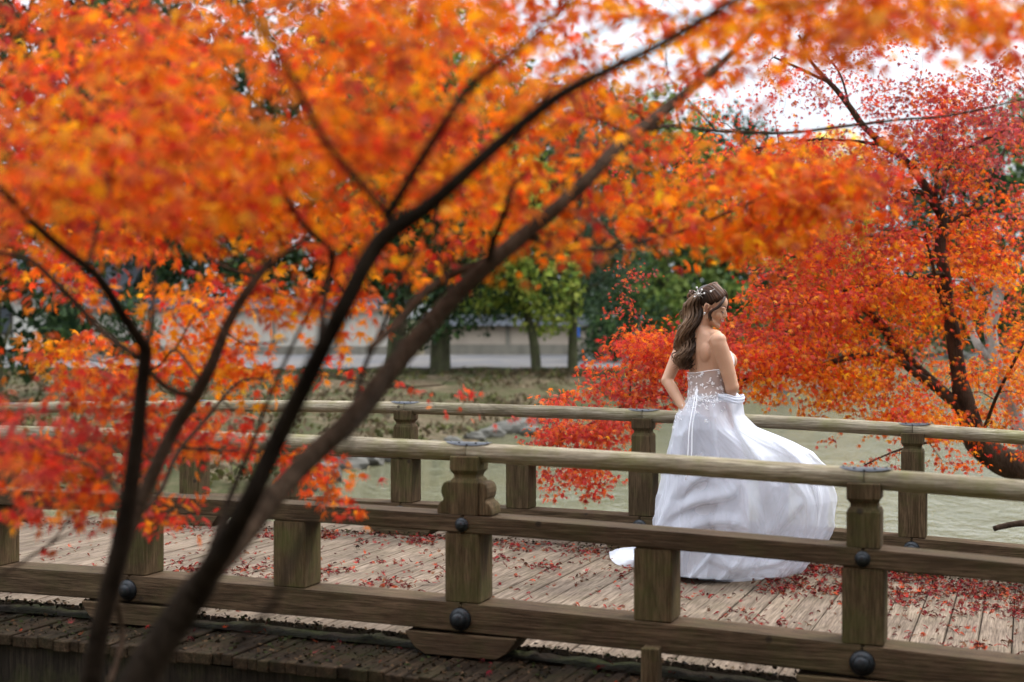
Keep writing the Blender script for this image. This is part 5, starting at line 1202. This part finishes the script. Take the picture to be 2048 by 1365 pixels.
# train: cloth lying in low folds round the hem
def train():
    out = [(1218, 1108), (1222, 1124), (1240, 1136), (1282, 1141), (1330, 1152), (1376, 1158), (1420, 1162), (1462, 1163), (1510, 1158), (1548, 1150), (1575, 1139), (1590, 1126), (1585, 1110), (1480, 1085), (1330, 1085), (1262, 1098)]
    pts = []
    for px, py in out:
        d = 1.43 * F_PX / (py - HOR); pts.append(P(px, py, d)[:2])
    pts = catmull(np.vstack([np.c_[pts, np.zeros(len(pts))], [[*pts[0], 0]]]), 6)[:-1]
    c = np.array(Q(1420, 1120)[:2]); V = []; nr = 26; nt_ = len(pts)
    for i in range(nr):
        t = 1 - .72*i/(nr-1)
        for k, p in enumerate(pts):
            q = c + (p[:2]-c)*t; s_ = (np.array((*q, 0))-O0) @ U; w_ = (np.array((*q, 0))-O0) @ N
            h_ = -.002 + .030*(1-t)**.6 + max(0, noise.noise(Vector((k*.12, i*.10, 2))))*.05*min(1, i/4) + .012*abs(math.sin(k*.55 + i*.35))*min(1, i/3) + .006*abs(noise.noise(Vector((k*.6, i*.5, 0))))
            V.append((q[0], q[1], prof(s_, w_) + .004 + h_))
    F = [(i*nt_+k, (i+1)*nt_+k, (i+1)*nt_+(k+1) % nt_, i*nt_+(k+1) % nt_) for i in range(nr-1) for k in range(nt_)]
    wobj('train', V, np.array(F), TUL2, bride, True)
    V2 = np.array(V); V2[:, 2] += .012; V2[:, :2] = c + (V2[:, :2]-c)*.93
    wobj('train_layer', V2, np.array(F), TUL, bride, True)
train()
# bodice: sheer net shell with lace
def bod(px_, py_): pass
def torso_at(py):
    A = np.array(tor); return [np.interp(py, A[:, 1], A[:, i]) for i in (0, 2, 3)]
def top_edge(lat_, fr):        # edge of the bodice: low in the back, high over the bust (as photograph rows)
    return 746 - 8*max(0, lat_) - 44*max(0, (fr+.25)/1.25)**.55 if fr > -.25 else 746 - 8*max(0, lat_)
def shell(off, py, j, n=64):
    t = 2*math.pi*j/n; x, y = math.cos(t), math.sin(t); cx, hw, hd = torso_at(py); e = 2.3; k = (abs(x)**e + abs(y)**e)**(-1/e)
    bustb = 0
    if y > 0: bustb = .060*math.exp(-((py-724)/14)**2) * (math.exp(-((abs(x)-.45)/.33)**2)) * y
    return Q(cx, py) + Rd*(hw+off)*x*k + Fd*((hd+off)*y*k + bustb)
n_b = 64; V = []; rows = 14
for i in range(rows):
    for j in range(n_b):
        t = 2*math.pi*j/n_b; te = top_edge(math.cos(t), math.sin(t)); py = te + (800-te)*i/(rows-1); V.append(shell(.0075, py, j, n_b))
F = [(i*n_b+k, (i+1)*n_b+k, (i+1)*n_b+(k+1) % n_b, i*n_b+(k+1) % n_b) for i in range(rows-1) for k in range(n_b)]
bodice = wobj('bodice', V, np.array(F), SHEER, bride, True)
# front cups are opaque lace
V = []; fr_ = [j for j in range(n_b) if math.sin(2*math.pi*j/n_b) > .12]
for i in range(9):
    for j in fr_:
        t = 2*math.pi*j/n_b; te = top_edge(math.cos(t), math.sin(t)); py = te + (752-te)*i/8; V.append(shell(.015, py, j, n_b))
m_ = len(fr_); F = [(i*m_+k, (i+1)*m_+k, (i+1)*m_+k+1, i*m_+k+1) for i in range(8) for k in range(m_-1)]
wobj('bodice_cup', V, np.array(F), LACE, bodice, True)
b = MB(); b.tube([V_ for V_ in [shell(.010, top_edge(math.cos(2*math.pi*j/n_b), math.sin(2*math.pi*j/n_b)), j, n_b) for j in list(range(n_b)) + [0]]], .0026, 6); wobj('neckline_trim', b.V, b.F, LACE, bodice, True)
b = MB()
def petal(c, d, n_, L, W_):
    d = nrm(d - n_*np.dot(d, n_)); s_ = np.cross(d, n_); b.add([c, c + d*L*.5 + s_*W_ + n_*.002, c + d*L + n_*.001, c + d*L*.5 - s_*W_ + n_*.002, c + d*L*.5 + n_*.005], [(0,1,4), (1,2,4), (2,3,4), (3,0,4)])
def surf(py, th, off=.010):
    j = th/(2*math.pi)*n_b
    if py < 795: p = shell(off, py, j, n_b)
    else:
        A = np.array(LV); L, Rr_, yc, hd = [np.interp(py, A[:, 0], A[:, i]) for i in (1, 2, 3, 4)]; ax = Rd*math.cos(th) + Fd*math.sin(th)
        cx = Q((L+Rr_)/2, py)[0]; hw = (Rr_-L)/2/F_PX*BD
        a2 = math.atan2(ax[1]/hd, ax[0]/hw); p = np.array((cx + hw*math.cos(a2)*1.03, BD + yc + hd*math.sin(a2)*1.05 - .004, Q(0, py)[2]))
    ax = Rd*math.cos(th) + Fd*math.sin(th); return p, nrm(ax)
random.seed(5)
def motif(py, th, flower):
    p, n_ = surf(py, th)
    if flower:
        for q in range(5): a = q*1.257 + random.random(); petal(p, np.array((0, 0, 1.))*math.sin(a) + np.cross(n_, (0, 0, 1.))*math.cos(a), n_, .014, .0048)
        b.ell(p + n_*.004, (.0025,)*3, None, 6, 4)
    else:
        a = random.uniform(0, 6.28); d = np.array((0, 0, 1.))*math.sin(a) + np.cross(n_, (0, 0, 1.))*math.cos(a)
        petal(p, d, n_, random.uniform(.014, .028), random.uniform(.003, .0055))
for i in range(240):
    th = random.uniform(0, 6.28); te = top_edge(math.cos(th), math.sin(th)); py = random.uniform(te+1, 792); 
    if py < 768 and random.random() < .25: continue
    motif(py, th, random.random() < .25)
for i in range(170):           # lace running down over the skirt
    th = random.choice((random.gauss(-2.2, .32), random.gauss(-1.2, .42))); t = abs(random.gauss(0, .40)); py = 792 + 62*min(1.5, t) * (1.25 if th < -1.7 else .62)
    if py > 885: continue
    motif(py, th, random.random() < .3)
wobj('lace_flowers', b.V, b.F, LACE, bodice, False)['kind'] = 'stuff'
# gathered tulle held up at the side and the waist ribbon
b = MB(); wp = [Q(1428, 786, -.19), Q(1445, 790, -.20), Q(1462, 793, -.19), Q(1478, 791, -.13), Q(1484, 790, -.04), Q(1480, 794, .05)]
for i in range(6): b.tube(catmull([p + np.array((0, -.002*i, -.006*i)) + rng.normal(0, .003, 3) for p in wp], 5), .0055 + .001*(i % 3), 6)
wobj('gathered_tulle', b.V, b.F, TUL2, bride, True)
for off, wv in ((0, 0.0), (7, 1.3)):
    pts = catmull([Q(1388+off*.25, 776, -.10), Q(1378+off*.7, 806, -.20), Q(1367+off*.9, 850, -.27 + .01*wv), Q(1362+off, 900, -.32), Q(1357+off*.8, 948 - off*3, -.345)], 6); V = []
    for p in pts: V += [p + (-.0025, -.004, 0), p + (.0025, -.005, 0), p + (.0025, .0, 0), p + (-.0025, .001, 0)]
    bb = MB(); bb.loft([V[i*4:i*4+4] for i in range(len(pts))]); wobj('ribbon', bb.V, bb.F, LACE, bride, True)
